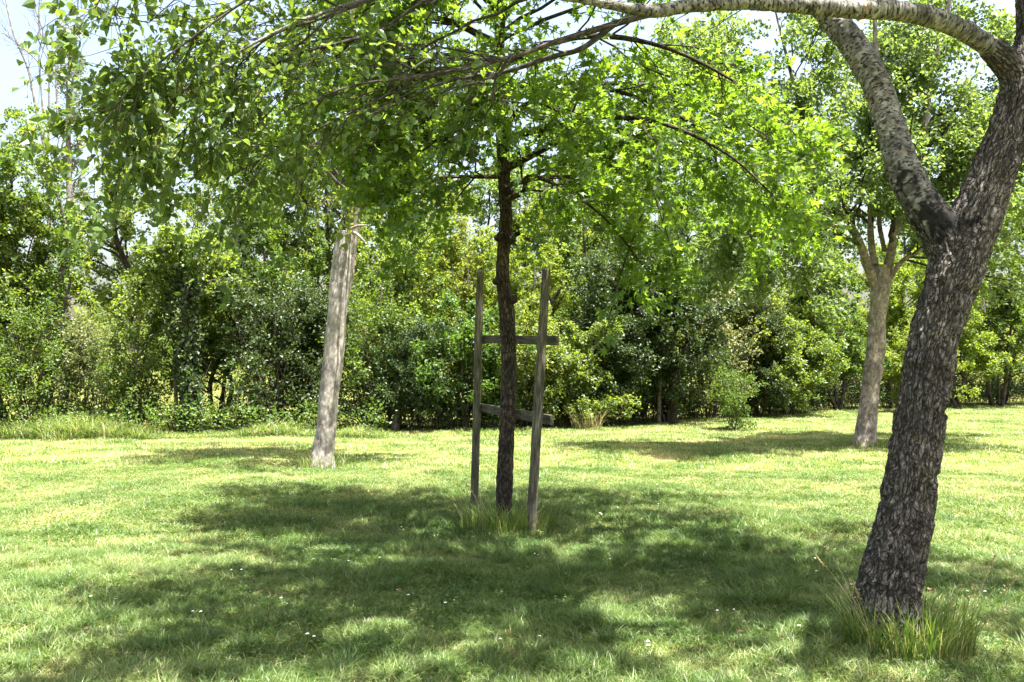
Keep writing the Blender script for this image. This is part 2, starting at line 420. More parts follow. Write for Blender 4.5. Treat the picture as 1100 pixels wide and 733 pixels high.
# ground
m, nt, out = new_mat('turf_soil'); L = nt.links.new
tc = N_(nt, "ShaderNodeTexCoord")
n1 = N_(nt, "ShaderNodeTexNoise"); n1.inputs["Scale"].default_value = .9; n1.inputs["Detail"].default_value = 8; n1.inputs["Roughness"].default_value = .65; L(tc.outputs["Object"], n1.inputs["Vector"])
n2 = N_(nt, "ShaderNodeTexNoise"); n2.inputs["Scale"].default_value = 45; n2.inputs["Detail"].default_value = 5; L(tc.outputs["Object"], n2.inputs["Vector"])
r1 = ramp(nt, [(.3, (.05, .07, .018)), (.5, (.11, .13, .035)), (.68, (.22, .19, .09))], n1.outputs[0])
r2 = ramp(nt, [(.3, (.45, .45, .45)), (.7, (1.3, 1.25, 1.1))], n2.outputs[0])
mu = N_(nt, "ShaderNodeMix", data_type='RGBA', blend_type='MULTIPLY'); mu.inputs[0].default_value = 1; L(r1.outputs[0], mu.inputs[6]); L(r2.outputs[0], mu.inputs[7])
p = N_(nt, "ShaderNodeBsdfPrincipled"); p.inputs["Roughness"].default_value = 1; p.inputs["Specular IOR Level"].default_value = 0; L(mu.outputs[2], p.inputs["Base Color"])
b = N_(nt, "ShaderNodeBump"); b.inputs["Strength"].default_value = .7; b.inputs["Distance"].default_value = .03; L(n2.outputs[0], b.inputs["Height"]); L(b.outputs[0], p.inputs["Normal"])
L(p.outputs[0], out.inputs[0]); M['soil'] = m


# ------------------------------------------------------------------ scene-object helpers
def tag(o, label=None, cat=None, group=None, kind=None):
    if label: o['label'] = label
    if cat: o['category'] = cat
    if group: o['group'] = group
    if kind: o['kind'] = kind
    return o


def empty(name, loc, label, cat, group=None):
    o = bpy.data.objects.new(name, None); COL.objects.link(o)
    o.location = loc; o.empty_display_size = .3
    return tag(o, label, cat, group)


def local(o, child):
    """child mesh was built in world coordinates: hang it under o without moving it"""
    child.parent = o
    child.location = (-o.location.x, -o.location.y, -o.location.z)
    return child


# ------------------------------------------------------------------ ground
def undul(x, y):
    p = np.stack([x * .35, y * .35, np.zeros_like(x)], -1)
    q = np.stack([x * 1.7, y * 1.7, np.ones_like(x)], -1)
    fade = np.clip((45 - np.hypot(x, y)) / 15, 0, 1)
    return ((vnoise(p) - .5) * .10 + (vnoise(q) - .5) * .035) * fade


xs = np.concatenate([np.linspace(-700, -26, 8), np.linspace(-25, 30, 221), np.linspace(31, 700, 8)])
ys = np.concatenate([np.linspace(-300, -3, 6), np.linspace(-2.5, 48, 203), np.linspace(49, 1200, 9)])
X, Y = np.meshgrid(xs, ys)
Z = undul(X.ravel(), Y.ravel())
V = np.stack([X.ravel(), Y.ravel(), Z], 1)
nx_, ny_ = len(xs), len(ys)
i, j = np.meshgrid(np.arange(nx_ - 1), np.arange(ny_ - 1)); a = (j * nx_ + i).ravel()
T = np.concatenate([np.stack([a, a + 1, a + nx_ + 1], 1), np.stack([a, a + nx_ + 1, a + nx_], 1)])
ground = Soup().add(V, T, smooth=True).build('ground', M['soil']); tag(ground, kind='structure')


# ------------------------------------------------------------------ grass
def blades(soup, x, y, h, w, lean, segs, var, z=None, curl=1.0, mat=0, az=None):
    n = len(x)
    z0 = undul(x, y) if z is None else z
    az = rng.random(n) * 2 * math.pi if az is None else az
    dx, dy = np.cos(az), np.sin(az)
    fa = az + math.pi / 2 + rng.normal(size=n) * .5
    wx, wy = np.cos(fa) * w * .5, np.sin(fa) * w * .5
    lv = lean * (.3 + rng.random(n))
    vs_ = []
    for s in range(segs):
        u = s / segs
        off = lv * h * u ** (1 + curl); zz = z0 + h * (u - .25 * np.minimum(lv, 1.8) * u * u) - .004
        k = 1 - u * .55
        vs_.append(np.stack([x + dx * off - wx * k, y + dy * off - wy * k, zz], 1))
        vs_.append(np.stack([x + dx * off + wx * k, y + dy * off + wy * k, zz], 1))
    off = lv * h; zz = z0 + h * (1 - .25 * np.minimum(lv, 1.8)) - .004
    vs_.append(np.stack([x + dx * off, y + dy * off, zz], 1))
    k = 2 * segs + 1
    V = np.stack(vs_, 1).reshape(-1, 3)
    t = []
    for s in range(segs - 1):
        q = 2 * s; t += [(q, q + 1, q + 3), (q, q + 3, q + 2)]
    q = 2 * (segs - 1); t.append((q, q + 1, q + 2))
    t = np.array(t)
    T = (t[None] + (np.arange(n) * k)[:, None, None]).reshape(-1, 3)
    soup.add(V, T, mat, np.repeat(var, len(t)))


def hedge_y(x):
    """front edge of the hedge: 20 m off on the left, running away on the right"""
    return np.interp(x, [-40, -6, 0, 3, 7, 12, 20, 40], [20.3, 20.6, 21.3, 23.5, 27.0, 31.5, 36, 46])


def lawn_patch(d0, d1, dens, h, w, segs, lean):
    side = .60
    n = int((d1 - d0) * (side * (d0 + d1) + 3.0) * dens)
    d = np.sqrt(d0 ** 2 + rng.random(n) * (d1 ** 2 - d0 ** 2))
    x = (rng.random(n) * 2 - 1) * (side * d + 1.5)
    ok = d < hedge_y(x) + 3.0
    x, d = x[ok], d[ok]
    c = vnoise(np.stack([x * 2.3, d * 2.3, np.full_like(x, 4.2)], 1))
    c2 = vnoise(np.stack([x * 9, d * 9, np.full_like(x, 8.2)], 1))
    hh = h * (.45 + 1.0 * c * c2 * 2) * (.6 + .8 * rng.random(len(x)))
    keep = rng.random(len(x)) < .45 + .9 * c2
    x, d, hh = x[keep], d[keep], hh[keep]
    lush_shade = np.exp(-((x - .3) ** 2 + (d - 8.0) ** 2) / 26.0)
    hh = hh * (.62 + .5 * lush_shade)
    var = np.clip(rng.normal(.54, .20, len(x)) - .30 * lush_shade, 0, 1)  # lusher turf near the trees, and their shade painted into the blade colour
    s = Soup(); blades(s, x, d, hh, w * (.6 + .8 * rng.random(len(x))), lean, segs, var)
    return s


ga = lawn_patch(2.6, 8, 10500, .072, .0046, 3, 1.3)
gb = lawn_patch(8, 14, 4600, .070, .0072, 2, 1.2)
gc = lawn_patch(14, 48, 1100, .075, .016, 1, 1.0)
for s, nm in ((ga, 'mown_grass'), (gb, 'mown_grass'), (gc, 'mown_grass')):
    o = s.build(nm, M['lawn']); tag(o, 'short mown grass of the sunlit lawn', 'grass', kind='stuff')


s = Soup()
n = 150000
d = np.sqrt(3 ** 2 + rng.random(n) * (15 ** 2 - 3 ** 2)); x = (rng.random(n) * 2 - 1) * (.6 * d + 1)
msk = vnoise(np.stack([x * .8, d * .8, np.full(n, 11.0)], 1)) * .6 + vnoise(np.stack([x * 3, d * 3, np.full(n, 14.0)], 1)) * .4
ok = msk > .56; x, d = x[ok], d[ok]; n = len(x)
pos = np.stack([x, d, undul(x, d) + .02 + .035 * rng.random(n)], 1)
add_leaves(s, LEAF_OVAL, pos, rng.normal(size=(n, 3)) * np.array((1, 1, .3)), rng.normal(size=(n, 3)) * .35 + np.array((0, 0, 1)), .016 + .014 * rng.random(n))
M['clover'] = leaf_mat('clover_leaf', (.035, .075, .014), (.06, .115, .02), (.10, .16, .03), (.14, .23, .02), tmix=.35, gloss=.02, rough=.5, hue=0)
tag(s.build('clover', M['clover']), 'low clover leaves mixed into the lawn', 'clover', kind='stuff')
s = Soup()
n = 26000
d = np.sqrt(3 ** 2 + rng.random(n) * (13 ** 2 - 3 ** 2)); x = (rng.random(n) * 2 - 1) * (.6 * d + 1)
blades(s, x, d, .05 + .05 * rng.random(n), .0045 * np.ones(n), 2.6, 2, rng.random(n))
tag(s.build('dead_grass', M['straw']), 'dry dead blades lying in the lawn', 'grass', kind='stuff')


def tuft(name, cx, cy, rad, n, h, w, label, mat='tuft', lean=.7, stalks=0, ring=0.0):
    s = Soup()
    r = ring + rad * np.sqrt(rng.random(n)); a = rng.random(n) * 2 * math.pi
    x = np.cos(a) * r; y = np.sin(a) * r
    var = np.where(rng.random(n) < .22, .85 + .15 * rng.random(n), np.clip(rng.normal(.42, .2, n), 0, 1))
    az = a + rng.normal(size=n) * .9
    z0 = undul(x + cx, y + cy)
    blades(s, x, y, h * (.35 + .85 * rng.random(n)), w * (.6 + .7 * rng.random(n)), lean, 4, var, z=z0, az=az)
    for q in range(stalks):
        a = rng.random() * 2 * math.pi; rr = ring + rad * (.4 + .6 * rng.random()); H = h * (1.3 + .7 * rng.random())
        p0 = np.array((math.cos(a) * rr, math.sin(a) * rr, 0)); d = np.array((math.cos(a) * .3 + rng.normal() * .16, math.sin(a) * .25 + rng.normal() * .15, 1))
        u = np.linspace(0, 1, 7)[:, None]
        P = p0 + d * H * u + np.array((d[0], d[1], -.25)) * H * .5 * u ** 2.2
        V, T = tube_batch(P[None], (np.linspace(.0022, .0011, 7))[None], 3); s.add(V, T, 1, np.full(len(T), .6))
        k = 22; t = .78 + .22 * rng.random(k); f = t * 6; ii = np.minimum(f.astype(int), 5)
        base = P[ii] + (P[ii + 1] - P[ii]) * (f - ii)[:, None] + rng.normal(size=(k, 3)) * .006
        add_leaves(s, LEAF_DIAMOND, base, np.tile(d, (k, 1)) + rng.normal(size=(k, 3)) * .7, rng.normal(size=(k, 3)), np.full(k, .016), 1, rng.random(k))
    o = s.build(name, [M[mat], M['straw']])
    o.location = (cx, cy, 0)
    return tag(o, label, 'grass tuft')


# ------------------------------------------------------------------ fork tree (near, right)
BX, BY = float(at(962, 690, 5.25)[0]), 5.25


def P4(px, py, Y, wpx):
    p = at(px, py, Y); return (*p, wpx * .5 * Y / F_PX)


fork = empty('forked_poplar', (BX, BY, 0), 'big forked poplar leaning right, with dark fissured trunk and pale limbs', 'tree')
s = Soup()
CROTCH = np.array(at(1010, 243, 5.12))
bark_tube(s, [(BX - .05, BY, -.12, .205), P4(954, 640, 5.24, 64), P4(972, 560, 5.22, 60), P4(984, 480, 5.2, 55), P4(996, 400, 5.2, 54), P4(1013, 330, 5.2, 56), P4(1030, 280, 5.2, 60), P4(1047, 235, 5.2, 56),
              P4(1067, 185, 5.2, 50), P4(1085, 135, 5.2, 46), P4(1097, 88, 5.2, 41), P4(1104, 40, 5.25, 27), P4(1104, -40, 5.3, 24), P4(1112, -160, 5.4, 20), P4(1100, -330, 5.5, 12)],
          .007, 190, .026, freq=(40, 5.5), flare=(.09, .2, 5), seed=1, lump=.05, stain=(CROTCH, .16))
COLLARS = s
LIMB_A = [P4(1032, 300, 5.22, 34), P4(1019, 258, 5.24, 48), P4(996, 228, 5.27, 45), P4(973, 188, 5.32, 39), P4(958, 140, 5.4, 35), P4(942, 92, 5.5, 34), P4(917, 48, 5.6, 33),
          P4(885, 8, 5.7, 30), P4(850, -50, 5.8, 27), P4(820, -140, 5.9, 23), P4(800, -260, 6.0, 16), P4(770, -380, 6.1, 8)]
bark_tube(COLLARS, [P4(1022, 330, 5.2, 34), P4(1025, 292, 5.2, 46), P4(1019, 262, 5.23, 51), P4(1006, 240, 5.255, 48), P4(994, 226, 5.272, 43.5), P4(985, 212, 5.29, 38)], .007, 110, .018, freq=(40, 8), seed=21, lump=.08, cap=False, stain=(CROTCH, .17))
bark_tube(COLLARS, [P4(1104, 140, 5.2, 30), P4(1099, 105, 5.2, 35), P4(1088, 77, 5.19, 34), P4(1074, 60, 5.165, 31), P4(1062, 51, 5.145, 26)], .007, 90, .012, freq=(40, 8), seed=22, lump=.10, cap=False)
local(fork, COLLARS.build('trunk', M['fork_bark'], None, True))
s = Soup(); bark_tube(s, [(a_, b_, c_, r_ * .93) for a_, b_, c_, r_ in LIMB_A], .010, 84, .007, freq=(16, 16), seed=2, lump=.08, stain=(CROTCH, .36))
local(fork, s.build('limb', M['limb_bark'], None, True))
LIMB_B = [P4(1098, 100, 5.2, 30), P4(1080, 66, 5.17, 31), P4(1050, 42, 5.12, 27), P4(1010, 22, 5.05, 26), P4(965, 12, 5.0, 25), P4(915, 10, 4.95, 24), P4(860, 6, 4.9, 23), P4(800, 3, 4.85, 21),
          P4(745, 6, 4.8, 19), P4(700, 12, 4.75, 17), P4(655, 5, 4.7, 13), P4(610, -3, 4.6, 11), P4(520, -12, 4.5, 8.5), P4(420, -5, 4.35, 7), P4(330, 20, 4.2, 5), P4(250, 60, 4.1, 3), P4(180, 110, 4.0, 1.8)]
s = Soup(); bark_tube(s, [(a_, b_, c_, r_ * .84) for a_, b_, c_, r_ in LIMB_B], .010, 72, .006, freq=(16, 14), seed=3, lump=.09)
local(fork, s.build('limb', M['limb_bark'], None, True))
# secondary boughs that fan out to the left
BOUGHS = [
    [P4(715, 10, 4.76, 12), P4(680, 20, 4.75, 11), P4(640, 32, 4.75, 10), P4(600, 44, 4.7, 8.5), P4(560, 58, 4.7, 7.5), P4(500, 74, 4.6, 6.5), P4(440, 84, 4.5, 5), P4(380, 92, 4.4, 3.5), P4(310, 118, 4.3, 2)],
    [P4(660, 26, 4.75, 9), P4(625, 52, 4.8, 8.5), P4(590, 62, 4.9, 8), P4(540, 78, 5.0, 6.5), P4(480, 88, 5.1, 5), P4(400, 118, 5.1, 3), P4(330, 160, 5.1, 1.6)],
    [P4(520, -12, 4.5, 7), P4(460, 0, 4.6, 6), P4(410, 32, 4.6, 5), P4(370, 45, 4.5, 4.5), P4(310, 62, 4.4, 3.4), P4(240, 105, 4.3, 2.4), P4(170, 165, 4.2, 1.4)],
    [P4(560, -8, 4.5, 7), P4(440, -50, 4.1, 6), P4(330, -40, 3.9, 5), P4(265, 0, 3.8, 4), P4(205, 42, 3.75, 3), P4(150, 85, 3.7, 2), P4(105, 140, 3.7, 1.2)],
    [P4(400, 0, 4.3, 5), P4(340, 22, 4.2, 4), P4(290, 40, 4.2, 3.2), P4(220, 95, 4.1, 2.2), P4(150, 150, 4.0, 1.2)],
    [P4(420, -50, 4.1, 5), P4(330, -95, 3.8, 4), P4(220, -90, 3.7, 3), P4(140, -45, 3.65, 2.2), P4(95, 20, 3.6, 1.2)],
    [P4(480, 76, 4.6, 4), P4(400, 110, 4.7, 3.2), P4(320, 150, 4.7, 2.2), P4(255, 185, 4.6, 1.2)],
    [P4(560, 62, 4.8, 5), P4(480, 62, 5.2, 4), P4(390, 40, 5.4, 3.2), P4(300, 55, 5.5, 2.2), P4(215, 110, 5.5, 1.4)],
]
bp = []
for q, bgh in enumerate(BOUGHS):
    bgh = [(a_, b_, c_, r_ * (.72 if k_ else .8)) for k_, (a_, b_, c_, r_) in enumerate(bgh)]
    s = Soup(); bark_tube(s, bgh, .025, 14, .002, freq=(30, 20), seed=10 + q, lump=.08)
    local(fork, s.build('bough', M['bough_bark'], None, True))
    bp.append(spline(bgh, 14))
bp.append(spline(LIMB_B[9:], 14))
bp = np.array(bp)
cs = Soup()


def not_before_camera(p):
    return (p[:, 1] > 2.6)


P1, R1 = spawn(bp[:, :, :3], bp[:, :, 3], 11, .46, 1.0, .74, .8, up=.08, droop=.12, m=6, rk=.5, rmin=.003, flat=.35, keep=not_before_camera)
q = P1[:, -1, 0] / P1[:, -1, 1] > -.50 + .035 * rng.normal(size=len(P1)); P1, R1 = P1[q], R1[q]
V, T = tube_batch(P1, R1, 5); cs.add(V, T, 1)
P2, R2 = spawn(P1, R1, 7, .15, 1.0, .32, .9, up=.05, droop=.12, m=4, rk=.6, rmin=.0019)
V, T = tube_batch(P2, R2, 3); cs.add(V, T, 1)
q = P2[:, -1, 0] / P2[:, -1, 1] < -.235 + .05 * rng.normal(size=len(P2))
leaves_on(cs, LEAF_DELTOID, P2[q], 11, .040, 0, jit=.018, up=.55, hang=.45)
P2 = P2[~q]; leaves_on(cs, LEAF_DELTOID, P2[rng.random(len(P2)) < .45], 3, .040, 0, jit=.018, up=.55, hang=.45)
# long thin twigs arching out along the boughs
P1, R1 = spawn(bp[:, :, :3], bp[:, :, 3], 4, .2, .75, 1.3, .38, up=.0, droop=.10, m=10, rk=.4, rmin=.003, flat=.3)
V, T = tube_batch(P1, R1, 5); cs.add(V, T, 1)
P2, R2 = spawn(P1, R1, 5, .2, 1.0, .5, .6, droop=.1, m=6, rk=.6, rmin=.0016)
V, T = tube_batch(P2, R2, 3); cs.add(V, T, 1)
leaves_on(cs, LEAF_DELTOID, P2, 4, .040, 0, jit=.018, up=.55, hang=.45)
# the higher crown, over the frame: it shades the lawn in front
HIGH = [spline(LIMB_A[8:], 12), spline([P4(1104, -40, 5.3, 20), P4(1112, -160, 5.4, 16), P4(1100, -330, 5.5, 11), P4(1080, -520, 5.6, 4)], 12)]
for (x1, y1, z1) in [(.3, 4.6, 6.3), (-.6, 5.8, 5.9), (-.9, 4.4, 5.3), (1.0, 6.3, 6.6), (1.8, 4.0, 6.9), (3.9, 5.0, 6.4), (4.6, 6.4, 6.1), (2.5, 6.4, 6.6), (-.2, 6.0, 6.2), (1.1, 3.4, 5.6), (-1.4, 5.4, 5.4),
                     (3.6, 3.7, 5.4), (-.2, 3.7, 5.3), (2.2, 5.6, 6.2), (3.2, 6.3, 6.4), (4.4, 4.2, 5.7), (4.9, 5.7, 5.8), (3.0, 5.0, 6.7), (3.9, 6.6, 6.8), (1.6, 5.4, 6.0), (.6, 5.6, 5.6), (2.6, 3.2, 5.4),
                     (-.9, 5.2, 6.0), (.2, 5.6, 5.6), (1.9, 6.0, 6.0), (-1.3, 7.0, 5.8), (-.3, 7.4, 6.4), (.8, 7.3, 6.2), (2.0, 7.4, 6.4), (3.3, 7.2, 6.2), (4.6, 7.6, 6.4)]:
    st = np.array(at(830, -110, 5.85) if x1 < 2.0 else at(1110, -140, 5.4))
    mid = st * .5 + np.array((x1, y1, z1)) * .5 + np.array((0, 0, .35))
    HIGH.append(spline([(*st, .05), (*mid, .03), (x1, y1, z1, .012)], 12))
HIGH = np.array(HIGH)
for q in range(2, len(HIGH)):
    bark_tube(cs, HIGH[q], .05, 8, .002, mat=1, seed=q)
P1, R1 = spawn(HIGH[:, :, :3], HIGH[:, :, 3], 13, .2, 1.0, 1.15, .9, up=.1, droop=.08, m=6, rk=.45, rmin=.004)
V, T = tube_batch(P1, R1, 4); cs.add(V, T, 1)
P2, R2 = spawn(P1, R1, 7, .15, 1.0, .42, .9, m=4, rk=.6, rmin=.0015)
V, T = tube_batch(P2, R2, 3); cs.add(V, T, 1)
leaves_on(cs, LEAF_DELTOID, P2, 13, .066, 0, jit=.04)
# a few thin twigs that hang from the pale limb
lb = np.array([spline(LIMB_B[4:11], 12)])
P1, R1 = spawn(lb[:, :, :3], lb[:, :, 3], 9, .1, 1.0, .42, 1.0, up=-.25, droop=.1, m=6, rk=.07, rmin=.003)
V, T = tube_batch(P1, R1, 4); cs.add(V, T, 1)
local(fork, cs.build('crown', [M['poplar_leaf'], M['twig']]))
tuft('grass_tuft', BX, BY - .16, .25, 1100, .31, .0065, 'long uncut grass with seed stalks around the foot of the forked trunk', lean=.55, stalks=13, ring=.09)

# ------------------------------------------------------------------ staked tree (centre)
SX, SY = float(at(541, 560, 9.25)[0]), 9.25
staked = empty('staked_tree', (SX, SY, 0), 'slim dark trunk with lobed bright green leaves, standing between the wooden stakes', 'tree')
TR = [(SX, SY, -.1, .105), P4(541, 545, 9.25, 20), P4(544, 470, 9.25, 20), P4(547, 400, 9.25, 18), P4(545, 340, 9.25, 18), P4(540, 290, 9.25, 16), P4(543, 235, 9.25, 16), P4(541, 180, 9.25, 16),
      P4(539, 125, 9.25, 17), P4(536, 60, 9.25, 13), P4(540, -20, 9.25, 11), P4(536, -120, 9.25, 8), P4(542, -240, 9.25, 3)]
s = Soup(); bark_tube(s, [(a_, b_, c_, r_ * .93) for a_, b_, c_, r_ in TR], .02, 48, .009, freq=(22, 7), flare=(.03, .15, 4), seed=4, lump=.10)
for (px, py, w) in [(533, 302, 9), (552, 322, 9), (548, 205, 8), (535, 255, 7), (550, 258, 6)]:          # knots
    p = at(px, py, 9.2); d = 1 if px > 543 else -1
    bark_tube(s, [(*(p - np.array((d * .05, 0, 0))), .06), (*(p + np.array((d * .012, -.015, .0))), .045), (*(p + np.array((d * .035, -.02, .01))), .012)], .008, 18, .004, seed=px)
local(staked, s.build('trunk', M['stake_tree_bark'], None, True))
LIMBS = [
    [P4(540, 116, 9.25, 10), P4(515, 120, 9.2, 8.5), P4(480, 124, 9.1, 7), P4(450, 132, 9.0, 5.5), P4(425, 148, 8.9, 3.5), P4(395, 160, 8.8, 2)],
    [P4(542, 182, 9.25, 9), P4(562, 172, 9.2, 8), P4(585, 160, 9.1, 7), P4(612, 147, 9.0, 5), P4(650, 140, 8.9, 3.6), P4(700, 150, 8.8, 2)],
    [P4(545, 214, 9.2, 7), P4(562, 206, 9.0, 6), P4(568, 190, 8.9, 5.5), P4(600, 200, 8.7, 4), P4(650, 235, 8.5, 2.6), P4(690, 285, 8.4, 1.4)],
    [P4(540, 95, 9.25, 9), P4(500, 85, 9.5, 7), P4(450, 90, 9.8, 5), P4(395, 108, 10.0, 2.6)],
    [P4(538, 90, 9.25, 9), P4(600, 95, 9.6, 7), P4(680, 90, 9.9, 5), P4(760, 110, 10.1, 3), P4(830, 150, 10.2, 1.6)],
    [P4(540, 150, 9.25, 8), P4(620, 130, 8.8, 6.5), P4(700, 130, 8.4, 5), P4(780, 165, 8.1, 3.2), P4(840, 220, 8.0, 1.6)],
    [P4(540, 70, 9.25, 9), P4(620, 40, 9.0, 7), P4(710, 50, 8.9, 5), P4(800, 95, 8.8, 3), P4(860, 150, 8.8, 1.6)],
    [P4(540, 50, 9.25, 9), P4(470, 20, 8.9, 6.5), P4(400, 30, 8.6, 4.5), P4(340, 80, 8.5, 2)],
    [P4(539, 160, 9.25, 7), P4(548, 130, 8.7, 6), P4(570, 110, 8.1, 4.5), P4(600, 120, 7.6, 2)],
    [P4(541, 200, 9.25, 6), P4(600, 190, 9.8, 5), P4(680, 200, 10.3, 3.6), P4(745, 230, 10.6, 2)],
    [P4(540, 20, 9.25, 8), P4(600, -50, 9.7, 6), P4(680, -60, 10.2, 4), P4(760, -10, 10.6, 2)],
    [P4(538, 0, 9.25, 8), P4(480, -80, 9.6, 6), P4(420, -90, 10, 4), P4(360, -40, 10.2, 2)],
    [P4(538, -50, 9.25, 7), P4(600, -140, 8.9, 5), P4(680, -150, 8.5, 4), P4(740, -90, 8.2, 2)],
    [P4(538, -60, 9.25, 7), P4(490, -150, 8.9, 5), P4(440, -170, 8.5, 4), P4(400, -120, 8.2, 2)],
    [P4(541, 190, 9.25, 6), P4(510, 190, 9.0, 5), P4(470, 192, 8.8, 3.4), P4(436, 210, 8.7, 1.6)],
    [P4(540, 60, 9.2, 7), P4(530, 62, 8.7, 6), P4(520, 85, 8.2, 4), P4(505, 130, 7.9, 2)],
    [P4(539, 20, 9.25, 8), P4(500, -20, 8.8, 6), P4(440, -20, 8.4, 4), P4(380, 20, 8.2, 2)],
    [P4(540, 135, 9.25, 8), P4(490, 150, 9.4, 6), P4(440, 150, 9.6, 4.2), P4(390, 165, 9.8, 2)],
    [P4(538, 75, 9.25, 8), P4(480, 60, 9.0, 6), P4(400, 75, 8.9, 4.2), P4(330, 130, 8.9, 2)],
    [P4(539, 105, 9.25, 7), P4(620, 90, 9.1, 5.5), P4(720, 120, 9.2, 4), P4(800, 180, 9.3, 2.6), P4(835, 240, 9.3, 1.4)],
]
lp = []
for q, lm in enumerate(LIMBS):
    s = Soup(); bark_tube(s, lm, .04, 14, .004, freq=(26, 14), seed=30 + q, lump=.12)
    local(staked, s.build('limb', M['stake_tree_bark'], None, True))
    lp.append(spline(lm, 14))
lp = np.array(lp)
cs = Soup()
P1, R1 = spawn(lp[:, :, :3], lp[:, :, 3], 15, .2, 1.0, 1.1, .9, up=.02, droop=.16, m=6, rk=.45, rmin=.004, flat=.4)
P1b, R1b = spawn(np.array([spline(TR[9:], 14)])[:, :, :3], np.array([spline(TR[9:], 14)])[:, :, 3], 44, .05, 1.0, 1.9, 1.5, up=.25, droop=.1, m=6, rk=.4, rmin=.004)
P1 = np.concatenate([P1, P1b]); R1 = np.concatenate([R1, R1b])
V, T = tube_batch(P1, R1, 4); cs.add(V, T, 1)
P2, R2 = spawn(P1, R1, 7, .15, 1.0, .45, .9, droop=.12, m=4, rk=.6, rmin=.0018, flat=.3)
V, T = tube_batch(P2, R2, 3); cs.add(V, T, 1)
leaves_on(cs, LEAF_LOBED, P2, 14, .074, 0, jit=.035, up=.95, hang=.3)
# the low hanging spray in front of the dark hedge
HG = np.array([spline([P4(690, 230, 8.5, 2), P4(668, 290, 8.4, 1.6), P4(655, 340, 8.4, 1.2), P4(648, 372, 8.4, .8)], 8), spline([P4(700, 200, 8.5, 2), P4(716, 250, 8.4, 1.4), P4(730, 300, 8.4, .8), P4(738, 318, 8.4, .6)], 8)])
V, T = tube_batch(HG[:, :, :3], HG[:, :, 3], 4); cs.add(V, T, 1)
P2, R2 = spawn(HG[:, :, :3], HG[:, :, 3], 12, .3, 1.0, .16, .9, droop=.2, m=4, rk=.6, rmin=.0018)
V, T = tube_batch(P2, R2, 3); cs.add(V, T, 1)
leaves_on(cs, LEAF_LOBED, P2, 3, .085, 0, jit=.02, up=.8, hang=.3)
local(staked, cs.build('crown', [M['lobed_leaf'], M['twig']]))
tuft('grass_tuft', SX + .06, SY - .22, .50, 1500, .29, .007, 'dark green tuft of tall grass round the stakes and slim trunk', lean=.6, stalks=6)

# stakes with two nailed boards: one frame
frame = empty('tree_stake_frame', (SX, SY, 0), 'weathered wooden frame of two stakes and two cross boards around the slim trunk', 'tree stake')
for ctrl, sd in (([(*at(509, 552, 10.2), .046), (*at(510, 520, 10.2), .047), (*at(512.5, 430, 10.2), .046), (*at(514, 360, 10.2), .048), (*at(516, 291, 10.2), .043)], 51),
                 ([(*at(570, 585, 8.65), .046), (*at(572, 540, 8.65), .048), (*at(577, 455, 8.65), .048), (*at(582, 370, 8.65), .047), (*at(587, 289, 8.65), .044)], 52)):
    s = Soup(); bark_tube(s, ctrl, .02, 28, .004, freq=(24, 5), seed=sd, lump=.07)
    local(frame, s.build('stake', M['wood'], None, True))


def board(p, q, hgt, th, sd):
    """a sawn board from p to q with worn edges and ends"""
    p = np.array(p); q = np.array(q); d = nrm(q - p); L_ = np.linalg.norm(q - p)
    up = np.array((0, 0, 1.0)); up = nrm(up - d * d[2]); sd_ = np.cross(d, up)
    m_ = 40; u = np.linspace(0, 1, m_); prof = []
    b_ = .006
    for (a_, c_) in [(-1, -1), (1, -1), (1, 1), (-1, 1)]:
        for k2 in ((1, 0), (0, 1)) if (a_ * c_ > 0) else ((0, 1), (1, 0)):
            prof.append((a_ * (th / 2 - b_ * (1 - k2[0])), c_ * (hgt / 2 - b_ * (1 - k2[1]))))
    prof = np.array(prof); k = len(prof)
    V = []
    for w in u:
        jit = (vnoise(np.stack([np.full(k, w * L_ * 9 + sd), prof[:, 0] * 50, prof[:, 1] * 30], 1)) - .5) * .010
        V.append(p + d * L_ * w + (prof[:, :1]) * sd_ + (prof[:, 1] + jit)[:, None] * up)
    V = np.concatenate(V)
    i = np.arange(m_ - 1)[:, None] * k; j = np.arange(k)[None]; j2 = (j + 1) % k
    a = (i + j).ravel(); b = (i + j2).ravel(); c = (i + k + j2).ravel(); e = (i + k + j).ravel()
    T = np.concatenate([np.stack([a, b, c], 1), np.stack([a, c, e], 1)])
    V = np.vstack([V, V[:k].mean(0), V[-k:].mean(0)]); n0 = m_ * k; jj = np.arange(k)
    T = np.vstack([T, np.stack([(jj + 1) % k, jj, np.full(k, n0)], 1), np.stack([(m_ - 1) * k + jj, (m_ - 1) * k + (jj + 1) % k, np.full(k, n0 + 1)], 1)])
    bk = np.stack([(V - p) @ sd_, (V - p) @ up, (V - p) @ d], 1)
    s = Soup().add(V, T, bark=bk); return s


sh = np.array((.045, .05, 0))
local(frame, board(at(513, 364, 10.26) + sh, at(594, 366, 8.58) + sh, .092, .034, 1).build('cross_board', M['wood'], None, True))
local(frame, board(at(511, 438, 10.26) + sh, at(588, 452, 8.60) + sh, .10, .036, 2).build('cross_board', M['wood'], None, True))

